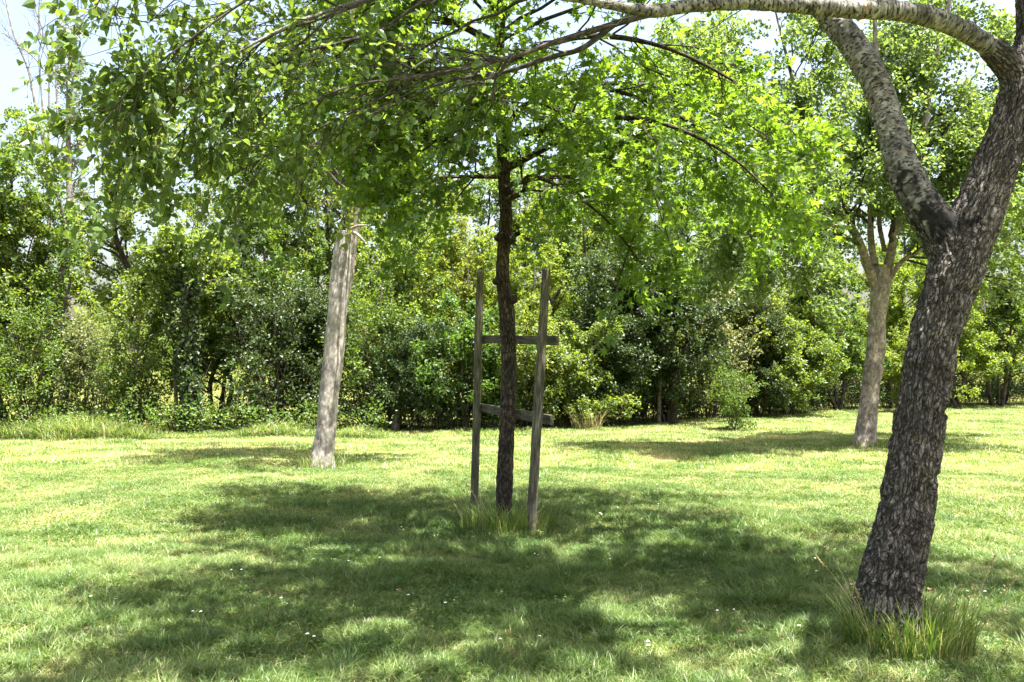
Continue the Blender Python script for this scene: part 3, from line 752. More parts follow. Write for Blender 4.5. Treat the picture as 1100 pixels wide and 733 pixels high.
# ------------------------------------------------------------------ left pale trunk
LX, LY = float(at(346, 500, 14.5)[0]), 14.5
left = empty('pale_poplar', (LX, LY, 0), 'leaning pale grey trunk with a snapped top and a leafy crown beside it', 'tree')
s = Soup()
bark_tube(s, [(LX, LY, -.1, .19), P4(347, 490, 14.5, 22), P4(352, 440, 14.5, 22), P4(358, 380, 14.5, 22), P4(364, 320, 14.5, 22), P4(369, 275, 14.5, 21), P4(371, 249, 14.5, 18)], .03, 56, .012, freq=(12, 5), flare=(.10, .22, 4), seed=6, lump=.12)
local(left, s.build('trunk', M['pale_bark'], None, True))
s = Soup()
STEM = [P4(368, 330, 14.62, 10), P4(375, 290, 14.68, 13), P4(379, 250, 14.7, 13), P4(383, 200, 14.7, 12), P4(386, 130, 14.7, 11), P4(380, 50, 14.7, 9), P4(385, -60, 14.7, 7), P4(380, -180, 14.7, 3)]
bark_tube(s, STEM, .05, 28, .008, freq=(14, 7), seed=7, lump=.08)
local(left, s.build('stem', M['far_bark'], None, True))
s = Soup()
bark_tube(s, [P4(372, 256, 14.4, 5), P4(380, 250, 14.2, 3.5), P4(390, 258, 14.1, 2.4), P4(394, 263, 14.0, 1.2)], .04, 8, .002, seed=8)
bark_tube(s, [P4(373, 248, 14.45, 4), P4(384, 243, 14.3, 2.6), P4(394, 242, 14.2, 1.2)], .04, 8, .002, seed=9)
local(left, s.build('broken_branch', M['pale_bark'], None, True))
cs = Soup()
st = np.array([spline(STEM[2:], 16)])
P1, R1 = spawn(st[:, :, :3], st[:, :, 3], 58, .0, 1.0, 2.7, 1.5, up=.25, droop=.12, m=7, rk=.4, rmin=.008, shrink=.35)
q = (P1[:, -1, 1] > LY - .7) | (P1[:, -1, 2] > 6.5)
dx_, dy_ = P1[:, -1, 0] - LX, P1[:, -1, 1] - LY
q &= ~((dx_ > -.1) & (dx_ < 2.2) & (dy_ > -1.6) & (dy_ < .5) & (rng.random(len(P1)) < .6)); P1, R1 = P1[q], R1[q]
V, T = tube_batch(P1, R1, 5); cs.add(V, T, 1)
P2, R2 = spawn(P1, R1, 8, .25, 1.0, .75, .8, droop=.1, m=5, rk=.5, rmin=.003)
V, T = tube_batch(P2, R2, 3); cs.add(V, T, 1)
P3, R3 = spawn(P2, R2, 5, .2, 1.0, .32, .9, droop=.1, m=3, rk=.6, rmin=.002)
leaves_on(cs, LEAF_DELTOID, P3, 9, .075, 0, jit=.05)
tw = np.array([spline([P4(376, 215, 14.6, 3), P4(352, 214, 14.2, 2), P4(338, 232, 13.9, 1)], 8), spline([P4(380, 222, 14.6, 3), P4(398, 222, 14.2, 2), P4(412, 243, 13.9, 1)], 8), spline([P4(377, 205, 14.5, 3), P4(372, 216, 14.0, 2), P4(368, 240, 13.7, 1)], 8)])
V, T = tube_batch(tw[:, :, :3], tw[:, :, 3], 4); cs.add(V, T, 1)
P2, R2 = spawn(tw[:, :, :3], tw[:, :, 3], 10, .1, 1, .4, .9, droop=.2, m=4, rk=.6, rmin=.003); V, T = tube_batch(P2, R2, 3); cs.add(V, T, 1)
leaves_on(cs, LEAF_DELTOID, P2, 8, .075, 0, jit=.05)
local(left, cs.build('crown', [M['aspen_leaf'], M['twig']]))
tuft('grass_tuft', LX, LY - .1, .4, 260, .26, .010, 'low tuft of grass at the foot of the pale leaning trunk', lean=.7)

# ------------------------------------------------------------------ far right tree
RX, RY = float(at(928, 480, 17.9)[0]), 17.9
far = empty('multi_stemmed_tree', (RX, RY, 0), 'grey brown tree splitting into several stems, standing behind the forked trunk', 'tree')
s = Soup()
bark_tube(s, [(RX, RY, -.1, .24), P4(929, 470, 17.9, 22), P4(935, 425, 17.9, 20), P4(940, 380, 17.9, 19), P4(944, 330, 17.9, 20), P4(946, 305, 17.9, 21), P4(946, 285, 17.9, 14)], .035, 56, .014, freq=(10, 5), flare=(.08, .25, 4), seed=16, lump=.16)
local(far, s.build('trunk', M['far_bark'], None, True))
FL = [
    [P4(942, 310, 17.9, 17), P4(932, 285, 17.8, 17), P4(924, 262, 17.7, 14), P4(912, 240, 17.6, 11), P4(890, 200, 17.4, 9), P4(870, 150, 17.2, 7), P4(850, 80, 17, 5), P4(830, 0, 17, 2)],
    [P4(940, 285, 17.9, 14), P4(936, 262, 18.0, 13), P4(935, 225, 18.1, 11), P4(936, 180, 18.2, 10), P4(945, 110, 18.3, 8), P4(940, 20, 18.4, 6), P4(950, -90, 18.5, 2)],
    [P4(947, 310, 17.9, 18), P4(955, 280, 17.9, 17), P4(962, 250, 17.9, 15), P4(975, 210, 17.9, 12), P4(990, 160, 18, 10), P4(1000, 90, 18, 8), P4(1020, 0, 18, 5), P4(1030, -80, 18, 2)],
    [P4(955, 300, 17.9, 12), P4(970, 280, 17.7, 10), P4(990, 268, 17.5, 8), P4(1020, 240, 17.3, 6.5), P4(1060, 190, 17, 5), P4(1100, 150, 16.8, 2)],
    [P4(950, 270, 18, 10), P4(945, 230, 18.2, 8), P4(960, 170, 18.8, 7), P4(975, 90, 19.3, 5), P4(985, 10, 19.7, 2)],
    [P4(915, 245, 17.6, 8), P4(880, 240, 17.0, 6), P4(840, 232, 16.5, 4.5), P4(800, 240, 16.2, 2)],
    [P4(968, 230, 17.9, 9), P4(1010, 190, 18.4, 7), P4(1060, 120, 18.9, 5), P4(1110, 60, 19.2, 2)],
    [P4(900, 215, 17.5, 7), P4(850, 180, 17.2, 5), P4(800, 120, 17, 4), P4(760, 70, 17, 2)],
]
lp = []
for q, lm in enumerate(FL):
    lm = [(a_, b_, c_, r_ * (.6 + .2 * (k_ > 2))) for k_, (a_, b_, c_, r_) in enumerate(lm)]
    s = Soup(); bark_tube(s, lm, .05, 24, .008, freq=(14, 8), seed=60 + q, lump=.12)
    local(far, s.build('limb', M['far_bark'], None, True)); lp.append(spline(lm, 16))
lp = np.array(lp)
cs = Soup()
P1, R1 = spawn(lp[:, :, :3], lp[:, :, 3], 27, .22, 1.0, 2.2, .95, up=.1, droop=.14, m=7, rk=.45, rmin=.01)
dx_, dy_ = P1[:, -1, 0] - RX, P1[:, -1, 1] - RY
q = ~((dx_ > -.3) & (dx_ < 2.4) & (dy_ > -2.2) & (dy_ < .3) & (rng.random(len(P1)) < .35)); P1, R1 = P1[q], R1[q]
V, T = tube_batch(P1, R1, 4); cs.add(V, T, 1)
P2, R2 = spawn(P1, R1, 9, .2, 1.0, .8, .85, droop=.14, m=5, rk=.5, rmin=.004)
V, T = tube_batch(P2, R2, 3); cs.add(V, T, 1)
P3, R3 = spawn(P2, R2, 6, .2, 1.0, .34, .9, droop=.15, m=3, rk=.6, rmin=.002)
leaves_on(cs, LEAF_DIAMOND, P3, 9, .092, 0, jit=.06)
local(far, cs.build('crown', [M['soft_leaf'], M['twig']]))
tuft('grass_tuft', RX, RY - .1, .45, 220, .22, .012, 'short tuft of grass at the foot of the many stemmed tree', lean=.7)


# ------------------------------------------------------------------ hedge: prototypes (trunk mesh, crown mesh), then copies
def proto(kind, h, rad, base, stems, n1, n2, n3, nl, leaf, size, mat, bark='hedge_bark', up1=.35, tr=.07, thin=1.0):
    ts = Soup(); lines = []
    for q in range(stems):
        a = rng.random() * 6.28; sp = 0 if stems == 1 else .12 + .35 * rad * rng.random()
        top = np.array((math.cos(a) * sp * 1.6 + rng.normal() * .1 * rad, math.sin(a) * sp * 1.6 + rng.normal() * .1 * rad, h * (.78 + .2 * rng.random())))
        b0 = np.array((math.cos(a) * sp * .3, math.sin(a) * sp * .3, -.1))
        c = [b0]
        for k in (.2, .4, .6, .8):
            c.append(b0 + (top - b0) * k + np.array((*rng.normal(size=2) * .07 * h * .35, 0)))
        c.append(top); c = np.array(c)
        r = tr * (.7 + .5 * rng.random()) * np.array((1, .9, .75, .6, .4, .12))
        ctrl = np.column_stack([c, r])
        bark_tube(ts, ctrl, .10, 12, .008, freq=(12, 5), seed=q + int(h * 10), lump=.1)
        lines.append(spline(ctrl, 16))
    lines = np.array(lines)
    cs = Soup()
    P1, R1 = spawn(lines[:, :, :3], lines[:, :, 3], n1, base / h, 1.0, rad * 1.15, 1.4, up=up1, droop=.16, m=7, rk=.45, rmin=.008, shrink=.45)
    V, T = tube_batch(P1, R1, 4); cs.add(V, T, 1)
    P2, R2 = spawn(P1, R1, n2, .2, 1.0, rad * .42, .9, up=.08, droop=.12, m=5, rk=.5, rmin=.004)
    P2[:, :, 2] = np.maximum(P2[:, :, 2], .05)
    V, T = tube_batch(P2, R2, 3); cs.add(V, T, 1)
    P3, R3 = spawn(P2, R2, n3, .3, 1.0, .24, .9, droop=.1, m=3, rk=.6, rmin=.002)
    P3[:, :, 2] = np.maximum(P3[:, :, 2], .04)
    leaves_on(cs, leaf, P3, nl, size, 0, jit=.06, up=.7)
    t = ts.build('trunk', M[bark], None, True); c = cs.build('crown', [M[mat], M['twig']])
    for o in (t, c):
        COL.objects.unlink(o)
    return t, c


PROTO = {
    'tall': [proto('tall', 9.6, 2.1, 1.6, 1, 38, 7, 7, 9, LEAF_DIAMOND, .11, 'hedge_leaf', tr=.12) for _ in range(2)],
    'mid': [proto('mid', 6.6, 1.8, .9, 3, 13, 6, 7, 10, LEAF_DIAMOND, .11, 'hedge_leaf', tr=.075) for _ in range(2)],
    'shrub': [proto('shrub', 3.0, 1.35, .15, 6, 7, 6, 6, 9, LEAF_DIAMOND, .095, 'hedge_leaf', tr=.035, up1=.2) for _ in range(2)],
    'thin': [proto('thin', 8.6, 1.4, 2.0, 1, 40, 7, 4, 6, LEAF_DIAMOND, .09, 'bright_leaf', tr=.075)],
    'dense': [proto('dense', 4.6, 1.6, .25, 4, 14, 9, 6, 9, LEAF_OVAL, .085, 'dark_leaf', tr=.06, up1=.2)],
    'thicket': [proto('thicket', 3.6, 1.1, .5, 13, 5, 5, 4, 5, LEAF_DIAMOND, .085, 'hedge_leaf', tr=.022, up1=.3) for _ in range(2)],
    'small': [proto('small', 1.7, .75, .15, 3, 8, 6, 4, 6, LEAF_OVAL, .085, 'bright_leaf', tr=.018, up1=.25)],
}


def plant(kind, idx, px, Y, sc, rz, label, leafm=None, name='hedge_tree', cat='tree', group=None, sz=None):
    t, c = PROTO[kind][idx]
    o = empty(name, (gx(px, Y), Y, 0), label, cat, group)
    o.rotation_euler = (0, 0, rz); o.scale = (sc, sc, (sz or sc))
    for src in (t, c):
        q = src.copy(); COL.objects.link(q); q.parent = o
        if leafm and src is c:
            q.material_slots[0].link = 'OBJECT'; q.material_slots[0].material = M[leafm]
            q.material_slots[1].link = 'OBJECT'; q.material_slots[1].material = M['twig']
    return o


G = 'trees and shrubs of the hedge'
SH = dict(name='hedge_shrub', cat='shrub', group=G)
TRE = dict(name='hedge_tree', cat='tree', group=G)
# --- left part, behind the lit lawn
plant('tall', 0, 12, 22.6, .85, .4, 'leafy hedge tree with tangled twigs, first from the left edge', 'aspen_leaf', **TRE)
plant('mid', 0, -40, 21.6, 1.0, 2.0, 'bushy mid green tree cut off by the left edge of the picture', **TRE)
plant('mid', 1, 62, 23.4, .95, 1.0, 'airy hedge tree under the bare branches, with sky beside its crown', 'aspen_leaf', **TRE)
plant('thicket', 1, 32, 21.4, .9, 3.0, 'low shrub with thin bare stems below the first tree from the left', **SH)
plant('thicket', 0, 95, 22.2, .75, .2, 'pale shrub in the open gap where the bright field shows', 'grey_leaf', **SH)
plant('mid', 1, 232, 23.6, .95, 4.0, 'mid green hedge tree right behind the ivy clad trunk', **TRE)
plant('tall', 1, 268, 25.0, .9, 2.2, 'tall hedge tree between the ivy clad trunk and the pale leaning trunk', **TRE)
plant('thicket', 0, 285, 22.2, 1.05, 5.1, 'shady thicket shrub left of the pale leaning trunk, full of thin stems', 'dark_leaf', **SH)
plant('dense', 0, 322, 23.3, .8, 1.2, 'dark shrub close behind the pale leaning trunk', **SH)
plant('thicket', 1, 150, 21.9, .8, 2.6, 'twiggy low shrub left of the ivy clad trunk, above the rough grass', **SH)
# --- middle
plant('thicket', 1, 395, 22.6, 1.0, .3, 'twiggy dark bush just right of the pale leaning trunk', **SH)
plant('mid', 0, 425, 24.2, .85, 3.3, 'hedge tree with forked top in front of the sky gap', 'aspen_leaf', **TRE)
plant('dense', 0, 452, 22.6, .62, 4.2, 'low glossy dark bush left of the wooden stakes', **SH)
plant('tall', 0, 352, 26.5, .9, 5.0, 'tall tree whose crown rises behind the snapped pale trunk', **TRE)
plant('mid', 1, 498, 25.0, .85, 5.3, 'light green tree seen left of the left wooden stake', 'bright_leaf', **TRE)
plant('shrub', 1, 500, 22.6, 1.0, 1.7, 'leafy shrub at the lawn edge behind the left wooden stake', **SH)
plant('mid', 0, 562, 25.0, .8, .9, 'bright hedge tree framed between the two wooden stakes', 'bright_leaf', **TRE)
plant('shrub', 0, 566, 23.2, .95, 4.4, 'sunlit shrub between the two wooden stakes', 'aspen_leaf', **SH)
plant('shrub', 1, 612, 23.6, .85, .6, 'light leaved shrub right of the right wooden stake', 'aspen_leaf', **SH)
plant('tall', 1, 645, 26.5, .85, 3.9, 'tall hedge tree behind the low hanging spray of leaves', **TRE)
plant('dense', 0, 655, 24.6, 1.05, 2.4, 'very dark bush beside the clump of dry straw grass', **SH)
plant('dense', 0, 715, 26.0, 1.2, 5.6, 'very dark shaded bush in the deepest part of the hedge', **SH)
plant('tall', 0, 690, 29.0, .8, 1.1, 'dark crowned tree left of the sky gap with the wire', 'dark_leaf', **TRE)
# --- right
plant('thicket', 0, 762, 27.0, 1.1, 1.9, 'greyish wispy shrub under the sky gap with the wire', 'grey_leaf', **SH)
plant('mid', 1, 800, 29.5, .88, 2.8, 'pale leafy tree right of the sky gap with the wire', 'aspen_leaf', **TRE)
plant('dense', 0, 812, 28.6, .75, .8, 'dark hollow bush behind the small bright sapling', **SH)
plant('mid', 0, 862, 30.5, .95, 4.9, 'rounded green hedge tree left of the many stemmed tree', **TRE)
plant('shrub', 1, 850, 29.2, 1.1, 3.6, 'leafy shrub at the lawn edge left of the many stemmed tree', 'aspen_leaf', **SH)
plant('mid', 1, 902, 31.5, .9, .1, 'deep green bush beside the trunk of the many stemmed tree', **TRE)
plant('mid', 0, 962, 34.0, .95, 1.5, 'yellow green bush seen in the gap between the two right trunks', 'bright_leaf', **TRE)
plant('shrub', 0, 990, 31.5, .9, 2.9, 'small shrub peeping out left of the forked trunk', 'bright_leaf', **SH)
plant('mid', 1, 1030, 34.5, 1.0, 5.9, 'bright green bush peeping out right of the forked trunk', 'bright_leaf', **TRE)
plant('tall', 1, 1078, 38.0, .98, .7, 'broad leafy hedge tree by the right edge of the lawn', 'aspen_leaf', **TRE)
plant('mid', 0, 1070, 36.0, 1.0, 3.1, 'lower leafy bush at the far right end of the lawn', **TRE)
plant('tall', 0, 1130, 37.0, 1.0, 2.0, 'tall tree cut off by the right edge of the picture', **TRE)
plant('tall', 0, 1010, 42.0, 1.1, 4.0, 'tall distant tree rising above the bushes right of the forked trunk', 'hedge_leaf', **TRE)
plant('tall', 1, 885, 38.0, 1.05, 5.2, 'tall distant tree behind the crown of the many stemmed tree', 'aspen_leaf', **TRE)
plant('tall', 1, 560, 33.0, 1.0, 2.6, 'tall pale tree rising far behind the staked tree', 'aspen_leaf', **TRE)
plant('tall', 0, 780, 40.0, 1.1, .4, 'tall pale tree far beyond the sky gap with the wire', 'soft_leaf', **TRE)
plant('tall', 1, 960, 40.0, 1.25, 1.4, 'tall soft green tree far behind the many stemmed tree', 'soft_leaf', **TRE)
plant('tall', 0, 140, 31.0, 1.2, 1.2, 'tall airy tree behind the ivy clad trunk, reaching up into the near leaves', 'aspen_leaf', **TRE)
plant('tall', 1, 300, 30.0, 1.25, 3.2, 'tall bright tree showing between the ivy clad trunk and the snapped trunk top', 'bright_leaf', **TRE)
plant('tall', 0, 412, 31.0, 1.2, 4.6, 'tall yellow green tree just right of the snapped trunk top', 'bright_leaf', **TRE)
plant('tall', 1, 508, 34.0, 1.15, .6, 'tall thin leaved tree behind the left stake top', 'soft_leaf', **TRE)
plant('tall', 0, 640, 34.0, 1.2, 1.6, 'tall light tree far behind the staked crown', 'aspen_leaf', **TRE)
plant('tall', 1, 610, 40.0, 1.75, 2.2, 'very tall pale tree far behind the top of the staked tree', 'soft_leaf', **TRE)
plant('tall', 0, 735, 42.0, 1.8, 5.1, 'very tall pale tree far behind the right half of the staked crown', 'soft_leaf', **TRE)
plant('tall', 1, 430, 40.0, 1.6, 3.7, 'very tall pale tree far behind the gap left of the staked tree', 'aspen_leaf', **TRE)
plant('thin', 0, 600, 30.0, 1.1, 1.0, 'tall slender tree far behind the right wooden stake', **TRE)
plant('thin', 0, 470, 31.0, 1.05, 2.0, 'tall slender tree far behind the left wooden stake', **TRE)
plant('thin', 0, 215, 27.5, 1.1, 4.0, 'tall slender yellow green tree behind the ivy clad trunk', **TRE)
plant('small', 0, 786, 23.0, .72, .5, 'small leafy sapling standing out on the lawn edge', leafm='hedge_leaf', sz=.82, name='sapling', cat='sapling')

# --- ivy clad trunk with a bright top
IY = 21.6
ivy = empty('ivy_clad_tree', (gx(203, IY), IY, 0), 'old trunk wrapped in dark ivy, with a drooping yellow green top', 'tree')
s = Soup()
IV = [(*at(203, 478, IY), .13), (*at(205, 430, IY), .12), (*at(201, 380, IY), .11), (*at(198, 330, IY), .09), (*at(190, 285, IY), .05)]
bark_tube(s, IV, .08, 20, .012, seed=80); local(ivy, s.build('trunk', M['hedge_bark'], None, True))
iv = spline(IV, 60)
n = 5200; q = rng.integers(0, 60, n); a = rng.random(n) * 6.28
rr = .08 + (.12 + .5 * vnoise(np.stack([np.cos(a) * 1.6, np.sin(a) * 1.6, q * .16], 1)) ** 2) * (.5 + .6 * rng.random(n)) + .10 * (q > 30) * rng.random(n) * (q / 30)
ok_ = vnoise(np.stack([np.cos(a) * 1.2, np.sin(a) * 1.2, q * .22 + 9], 1)) > .28; q, a, rr = q[ok_], a[ok_], rr[ok_]; n = len(q)
pos = iv[q, :3] + np.stack([np.cos(a) * rr, np.sin(a) * rr, rng.normal(size=n) * .08], 1)
od = np.stack([np.cos(a), np.sin(a), np.full(n, .35)], 1)
s = Soup(); add_leaves(s, LEAF_DELTOID, pos, rng.normal(size=(n, 3)) * .5 + np.array((0, 0, -.7)), od + rng.normal(size=(n, 3)) * .4, .09 * (.6 + .6 * rng.random(n)))
local(ivy, s.build('ivy', M['dark_leaf']))
cs = Soup()
tops = []
for (px, py) in [(140, 300), (160, 270), (185, 255), (215, 262), (245, 280), (262, 318), (130, 330), (235, 345), (165, 335)]:
    dy = rng.normal() * .8
    e = at(px, py, IY + dy); b0 = at(198, 322, IY); mid = (b0 + e) / 2 + np.array((0, 0, .45))
    tops.append(spline([(*b0, .03), (*mid, .02), (*e, .006)], 12))
tops = np.array(tops)
V, T = tube_batch(tops[:, :, :3], tops[:, :, 3], 5); cs.add(V, T, 1)
P2, R2 = spawn(tops[:, :, :3], tops[:, :, 3], 14, .15, 1.0, .6, .9, droop=.2, m=5, rk=.5, rmin=.004)
V, T = tube_batch(P2, R2, 3); cs.add(V, T, 1)
P3, R3 = spawn(P2, R2, 6, .15, 1.0, .28, .9, droop=.2, m=3)
leaves_on(cs, LEAF_DELTOID, P3, 8, .095, 0, jit=.05)
local(ivy, cs.build('crown', [M['aspen_leaf'], M['twig']]))

# --- dark ivy wrapped stem further left
DY = 22.4
d2 = empty('leaning_tree', (gx(50, DY), DY, 0), 'dark twin trunk with ivy tufts under the bare branches at left', 'tree')
s = Soup()
bark_tube(s, [(*at(46, 470, DY), .14), (*at(54, 400, DY), .12), (*at(58, 330, DY), .10), (*at(72, 270, DY), .08), (*at(68, 235, DY), .06), (*at(60, 200, DY), .03)], .08, 18, .012, seed=81)
bark_tube(s, [(*at(60, 470, DY), .09), (*at(72, 410, DY), .08), (*at(66, 350, DY), .06), (*at(76, 300, DY), .04)], .08, 14, .01, seed=82)
local(d2, s.build('trunk', M['hedge_bark'], None, True))
ln = spline([(*at(54, 400, DY), .1), (*at(60, 320, DY), .1), (*at(72, 270, DY), .1), (*at(64, 220, DY), .1)], 40)
n = 2200; q = rng.integers(0, 40, n); pos = ln[q, :3] + rng.normal(size=(n, 3)) * .17
s = Soup(); add_leaves(s, LEAF_DIAMOND, pos, rng.normal(size=(n, 3)), rng.normal(size=(n, 3)) + np.array((0, -.3, .6)), .085 * (.6 + .6 * rng.random(n)))
local(d2, s.build('ivy', M['hedge_leaf']))

# --- bare tree against the white sky
HY = 26.0
bare = empty('bare_tree', (gx(52, HY), HY, 0), 'leafless grey branches reaching into the white sky at top left', 'tree')
s = Soup()
BL = [[(*at(52, 470, HY), .16), (*at(54, 300, HY), .11), (*at(50, 180, HY), .085), (*at(40, 125, HY), .06), (*at(30, 75, HY), .05), (*at(14, 35, HY), .04), (*at(4, -10, HY), .03), (*at(-6, -60, HY), .015)],
      [(*at(50, 180, HY), .06), (*at(46, 120, HY), .045), (*at(42, 60, HY), .04), (*at(46, 35, HY), .032), (*at(36, 5, HY), .025), (*at(25, -40, HY), .012)],
      [(*at(52, 160, HY), .05), (*at(52, 60, HY), .035), (*at(42, 30, HY), .03), (*at(44, -30, HY), .015)],
      [(*at(62, 140, HY), .04), (*at(60, 60, HY), .035), (*at(66, 40, HY), .03), (*at(60, 10, HY), .022), (*at(54, -40, HY), .01)],
      [(*at(54, 200, HY), .05), (*at(76, 120, HY), .035), (*at(80, 60, HY), .03), (*at(84, 0, HY), .02), (*at(88, -50, HY), .01)],
      [(*at(64, 100, HY), .03), (*at(42, 68, HY), .028), (*at(20, 48, HY), .03), (*at(-12, 25, HY), .015)]]
BL = [[(p_[0], p_[1], p_[2], p_[3] * .62) for p_ in c] for c in BL]
for q, c in enumerate(BL[:1]):
    bark_tube(s, c, .1, 14, .006, seed=90 + q, lump=.1)
local(bare, s.build('trunk', M['grey_twig'], None, True))
bl = []
for q, c in enumerate(BL):
    bl.append(spline(c, 16))
    if q:
        s = Soup(); bark_tube(s, c, .1, 10, .004, seed=90 + q, lump=.1); local(bare, s.build('branch', M['grey_twig'], None, True))
bl = np.array(bl)
s = Soup()
P1, R1 = spawn(bl[:, :, :3], bl[:, :, 3], 9, .45, 1.0, 1.3, .6, up=.3, m=7, rk=.4, rmin=.008)
V, T = tube_batch(P1, R1, 4); s.add(V, T)
P2, R2 = spawn(P1, R1, 5, .2, 1.0, .6, .6, up=.25, m=5, rk=.5, rmin=.005)
V, T = tube_batch(P2, R2, 3); s.add(V, T)
local(bare, s.build('twig_crown', M['grey_twig']))

# --- wispy far tree beside it
PY = 40.0
wisp = empty('wispy_tree', (gx(74, PY), PY, 0), 'pale feathery treetop showing in the white sky beside the near leaves', 'tree')
s = Soup(); WL = [(*at(74, 420, PY), .2), (*at(75, 250, PY), .16), (*at(73, 120, PY), .10), (*at(75, 40, PY), .03)]
bark_tube(s, WL, .2, 12, .01, seed=99); local(wisp, s.build('trunk', M['grey_twig'], None, True))
wl = np.array([spline(WL, 16)])
cs = Soup(); P1, R1 = spawn(wl[:, :, :3], wl[:, :, 3], 44, .35, 1.0, 1.3, 1.2, up=.3, m=6, rk=.4, rmin=.01, shrink=.4)
V, T = tube_batch(P1, R1, 3); cs.add(V, T, 1)
P2, R2 = spawn(P1, R1, 9, .2, 1.0, .5, .8, m=3)
leaves_on(cs, LEAF_DIAMOND, P2, 16, .10, 0, jit=.10)
local(wisp, cs.build('crown', [M['grey_leaf'], M['grey_twig']]))


# --- grey dead posts / stems seen in the hedge
def snag(name, px, y0, y1, Y, w, lean, label, mat='far_bark'):
    o = empty(name, (gx(px, Y), Y, 0), label, 'dead trunk')
    s = Soup(); bark_tube(s, [(*at(px, y0, Y), w), (*at(px + lean * .3, y0 + (y1 - y0) * .4, Y), w * .95), (*at(px + lean * .7, y0 + (y1 - y0) * .75, Y), w * .85), (*at(px + lean, y1, Y), w * .6)], .06, 16, .008, seed=px)
    local(o, s.build('trunk', M[mat], None, True)); return o


snag('dead_trunk', 424, 470, 358, 22.5, .12, 7, 'grey dead trunk standing in the dark bush right of the pale leaning trunk')
snag('dead_trunk', 708, 462, 352, 25.2, .06, 2, 'thin pale dead stem in the darkest part of the hedge')
snag('dead_trunk', 190, 468, 372, 22.2, .06, -3, 'thin pale stem close to the left side of the ivy clad trunk')
# low leaning dark branch of the hedge near the wire
o = empty('leaning_branch', (gx(735, 25.0), 25.0, 0), 'dark leaning branch with leaf fringe left of the grey wispy shrub', 'branch')
s = Soup(); bark_tube(s, [(*at(722, 462, 25), .12), (*at(728, 400, 25), .10), (*at(748, 355, 25), .08), (*at(775, 335, 25), .05), (*at(812, 322, 25), .02)], .07, 14, .008, seed=77)
local(o, s.build('trunk', M['stake_tree_bark'], None, True))
bb = np.array([spline([(*at(690, 340, 25), .03), (*at(740, 338, 25), .05), (*at(780, 330, 25), .03), (*at(815, 318, 25), .01)], 14)])
cs = Soup(); P2, R2 = spawn(bb[:, :, :3], bb[:, :, 3], 40, 0, 1.0, .55, .9, droop=.1, m=5, rk=.4, rmin=.004); V, T = tube_batch(P2, R2, 3); cs.add(V, T, 1)
leaves_on(cs, LEAF_DIAMOND, P2, 34, .09, 0, jit=.07); local(o, cs.build('crown', [M['dark_leaf'], M['twig']]))

# --- overhead wire in the sky gap
WY = 58.0
s = Soup(); c = [at(300, 280, WY), at(560, 287, WY), at(745, 289, WY), at(900, 286, WY), at(1150, 276, WY)]
P = spline(np.array(c), 40)[None]; V, T = tube_batch(P, np.full((1, 40), .012), 6); s.add(V, T)
tag(s.build('overhead_wire', plain_mat('dark_wire', (.03, .03, .03), (.05, .05, .05))), 'thin dark wire crossing the small sky gap', 'wire')

# ------------------------------------------------------------------ uncountable: undergrowth, rough grass, far wood
s = Soup()
n = 2600
x = rng.random(n) * 44 - 17; y = hedge_y(x) + .9 + np.abs(rng.normal(size=n)) * 1.6
hh = .5 + 1.9 * rng.random(n) ** 1.5
P0 = np.stack([x, y, np.zeros(n)], 1); d = nrm(np.stack([rng.normal(size=n) * .3, rng.normal(size=n) * .3, np.ones(n)], 1))
u = np.linspace(0, 1, 6)[None, :, None]; bend = rng.normal(size=(n, 1, 3)) * .25
Pq = P0[:, None] + hh[:, None, None] * (d[:, None] * u + bend * u * u); Pq[:, :, 2] = np.maximum(Pq[:, :, 2], 0)
V, T = tube_batch(Pq, np.full((n, 6), .008) * np.linspace(1, .4, 6), 3); s.add(V, T, 1)
q = (Pq[:, 0, 0] > -4.5) | (rng.random(n) < .4)
P2, R2 = spawn(Pq[q], np.full((n, 6), .006)[q], 5, .25, 1, .35, .9, m=3)
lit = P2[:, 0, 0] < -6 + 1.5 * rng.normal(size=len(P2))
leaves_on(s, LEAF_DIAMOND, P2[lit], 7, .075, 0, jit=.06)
leaves_on(s, LEAF_DIAMOND, P2[~lit], 9, .075, 2, jit=.06)  # unlit part: hedge shade put into a darker leaf colour
tag(s.build('undergrowth', [M['hedge_leaf'], M['twig'], M['dark_leaf']]), 'tangle of low stems and leaves under the hedge', 'undergrowth', kind='stuff')

s = Soup()
n = 30000
x = rng.random(n) * 30 - 17; x = np.where(rng.random(n) < .25, rng.random(n) * 46 - 17, x)
cl = vnoise(np.stack([x * .9, np.zeros(n), np.full(n, 2.0)], 1))
y = hedge_y(x) - .45 + np.abs(rng.normal(size=n)) * .75
leftw = np.clip((-2.5 - x) / 1.5, .22, 1)
blades(s, x, y, (.10 + .55 * rng.random(n) * np.clip(cl * 2.2 - .45, .05, 1.4)) * leftw, .013 * np.ones(n), 1.4, 3, np.clip(rng.normal(.62, .25, n), 0, 1))
n = 260
x = rng.random(n) * 14 - 17; y = hedge_y(x) - .15 + np.abs(rng.normal(size=n)) * .5; zt = .15 + .5 * rng.random(n)
pos = np.repeat(np.stack([x, y, zt], 1), 12, 0) + rng.normal(size=(n * 12, 3)) * np.array((.12, .12, .12)); pos[:, 2] = np.abs(pos[:, 2]) + .03
k = len(pos)
add_leaves(s, LEAF_OVAL, pos, rng.normal(size=(k, 3)), rng.normal(size=(k, 3)) * .5 + np.array((0, -.2, .8)), .085 * (.6 + .6 * rng.random(k)), 1)
tag(s.build('rough_grass', [M['tuft'], M['hedge_leaf']]), 'tall rough grass along the foot of the hedge', 'grass', kind='stuff')
tuft('grass_tuft', gx(630, 22.8), 22.8, .40, 170, .6, .011, 'pale dry straw clump below the dark bush right of the stakes', mat='straw', lean=.6)
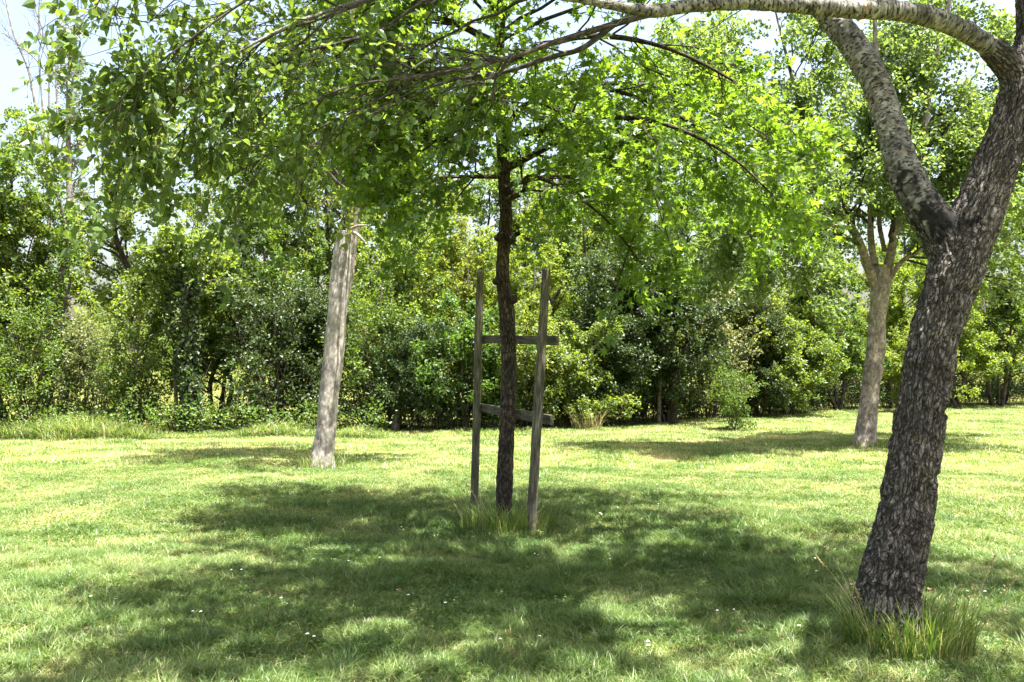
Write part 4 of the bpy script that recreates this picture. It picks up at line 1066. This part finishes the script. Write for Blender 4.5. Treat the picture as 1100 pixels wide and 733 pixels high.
tuft('grass_tuft', gx(72, 20.0), 20.0, .5, 220, .38, .011, 'arching bright grass clump at the hedge foot on the left', lean=1.1)

s = Soup()
n = 5200
x = rng.random(n) * 190 - 95; y = 62 + rng.random(n) * 30
top = 4.5 + 5.0 * vnoise(np.stack([x * .16, y * .05, np.zeros(n)], 1)) ** 1.2
z = .4 + (top - .4) * rng.random(n) ** .7
pos = np.repeat(np.stack([x, y, z], 1), 16, 0) + rng.normal(size=(n * 16, 3)) * np.array((.8, .8, .55))
k = len(pos)
add_leaves(s, LEAF_DIAMOND, pos, rng.normal(size=(k, 3)), rng.normal(size=(k, 3)) * .6 + np.array((0, -.2, .7)), .38 * (.6 + .6 * rng.random(k)), 0, np.repeat(rng.random(n), 16) * .7 + .3 * rng.random(k))
tag(s.build('far_wood', M['far_leaf']), 'distant sunlit wood beyond the hedge', 'wood', kind='stuff')

# ------------------------------------------------------------------ small white flowers in the lawn
V = [(0, 0, .0)]; T = []
s = Soup()
st_ = np.array([[(0, 0, 0), (.002, 0, .03), (.003, .002, .06)]]); V_, T_ = tube_batch(st_, np.full((1, 3), .0015), 3); s.add(V_, T_, 1)
for ringr, zz, cnt in ((.007, .062, 7), (.011, .058, 9)):
    a = np.arange(cnt) * 2 * math.pi / cnt
    pos = np.stack([np.cos(a) * .002 + .003, np.sin(a) * .002 + .002, np.full(cnt, zz)], 1); dd = np.stack([np.cos(a), np.sin(a), np.full(cnt, .35)], 1)
    add_leaves(s, LEAF_OVAL, pos, dd, np.tile((0, 0, 1.0), (cnt, 1)) + .0, np.full(cnt, ringr), 0)
fl = s.build('clover_flower', [M['petal'], M['tuft']])
spots = [(213, 668), (430, 572), (455, 540), (430, 640), (385, 605), (700, 520), (885, 625), (835, 500), (770, 478), (150, 520), (85, 548), (60, 500), (250, 500), (330, 560), (600, 620), (640, 560), (720, 575), (660, 600),
         (800, 590), (850, 560), (1010, 560), (1060, 545), (1080, 600), (1050, 640), (560, 690), (480, 650), (270, 620), (180, 590), (40, 610), (120, 650), (755, 660), (690, 700), (860, 690), (1075, 520), (900, 540), (700, 545), (590, 600), (350, 690), (310, 655)]
k = 0
for (px, py) in spots:
    for r_ in range(2):
        dd = EYE * F_PX / (py - 395.0) * (1 + rng.normal() * .012)
        o = fl if k == 0 else fl.copy()
        if k: COL.objects.link(o)
        X_, Y_ = gx(px, dd) + rng.normal() * .09, dd
        o.location = (X_, Y_, float(undul(np.array([X_]), np.array([Y_]))[0]) + .012)
        o.scale = (.6 + .4 * rng.random(),) * 3; o.rotation_euler = (0, 0, rng.random() * 6)
        tag(o, 'tiny white clover flower in the mown grass', 'flower', 'white flowers scattered over the lawn')
        k += 1

# ------------------------------------------------------------------ dry fallen leaves
s = Soup(); add_leaves(s, LEAF_DELTOID, np.zeros((1, 3)), np.array([(0, 1, 0.0)]), np.array([(0.1, 0, 1.0)]), np.array([.036]))
M['dry_leaf'] = plain_mat('dry_leaf', (.10, .055, .03), (.19, .125, .07), 30)
dl = s.build('fallen_leaf', M['dry_leaf'])
for k in range(46):
    dd = 4.3 + 9 * rng.random() ** 1.4; X_ = (rng.random() * 2 - 1) * .55 * dd
    o = dl if k == 0 else dl.copy()
    if k: COL.objects.link(o)
    o.location = (X_, dd, float(undul(np.array([X_]), np.array([dd]))[0]) + .035)
    o.rotation_euler = (rng.normal() * .4, rng.normal() * .4, rng.random() * 6); o.scale = (.7 + .6 * rng.random(),) * 3
    tag(o, 'dry brown leaf lying on the mown grass', 'fallen leaf', 'dry leaves scattered over the lawn')
print('objects', len(scene.objects))
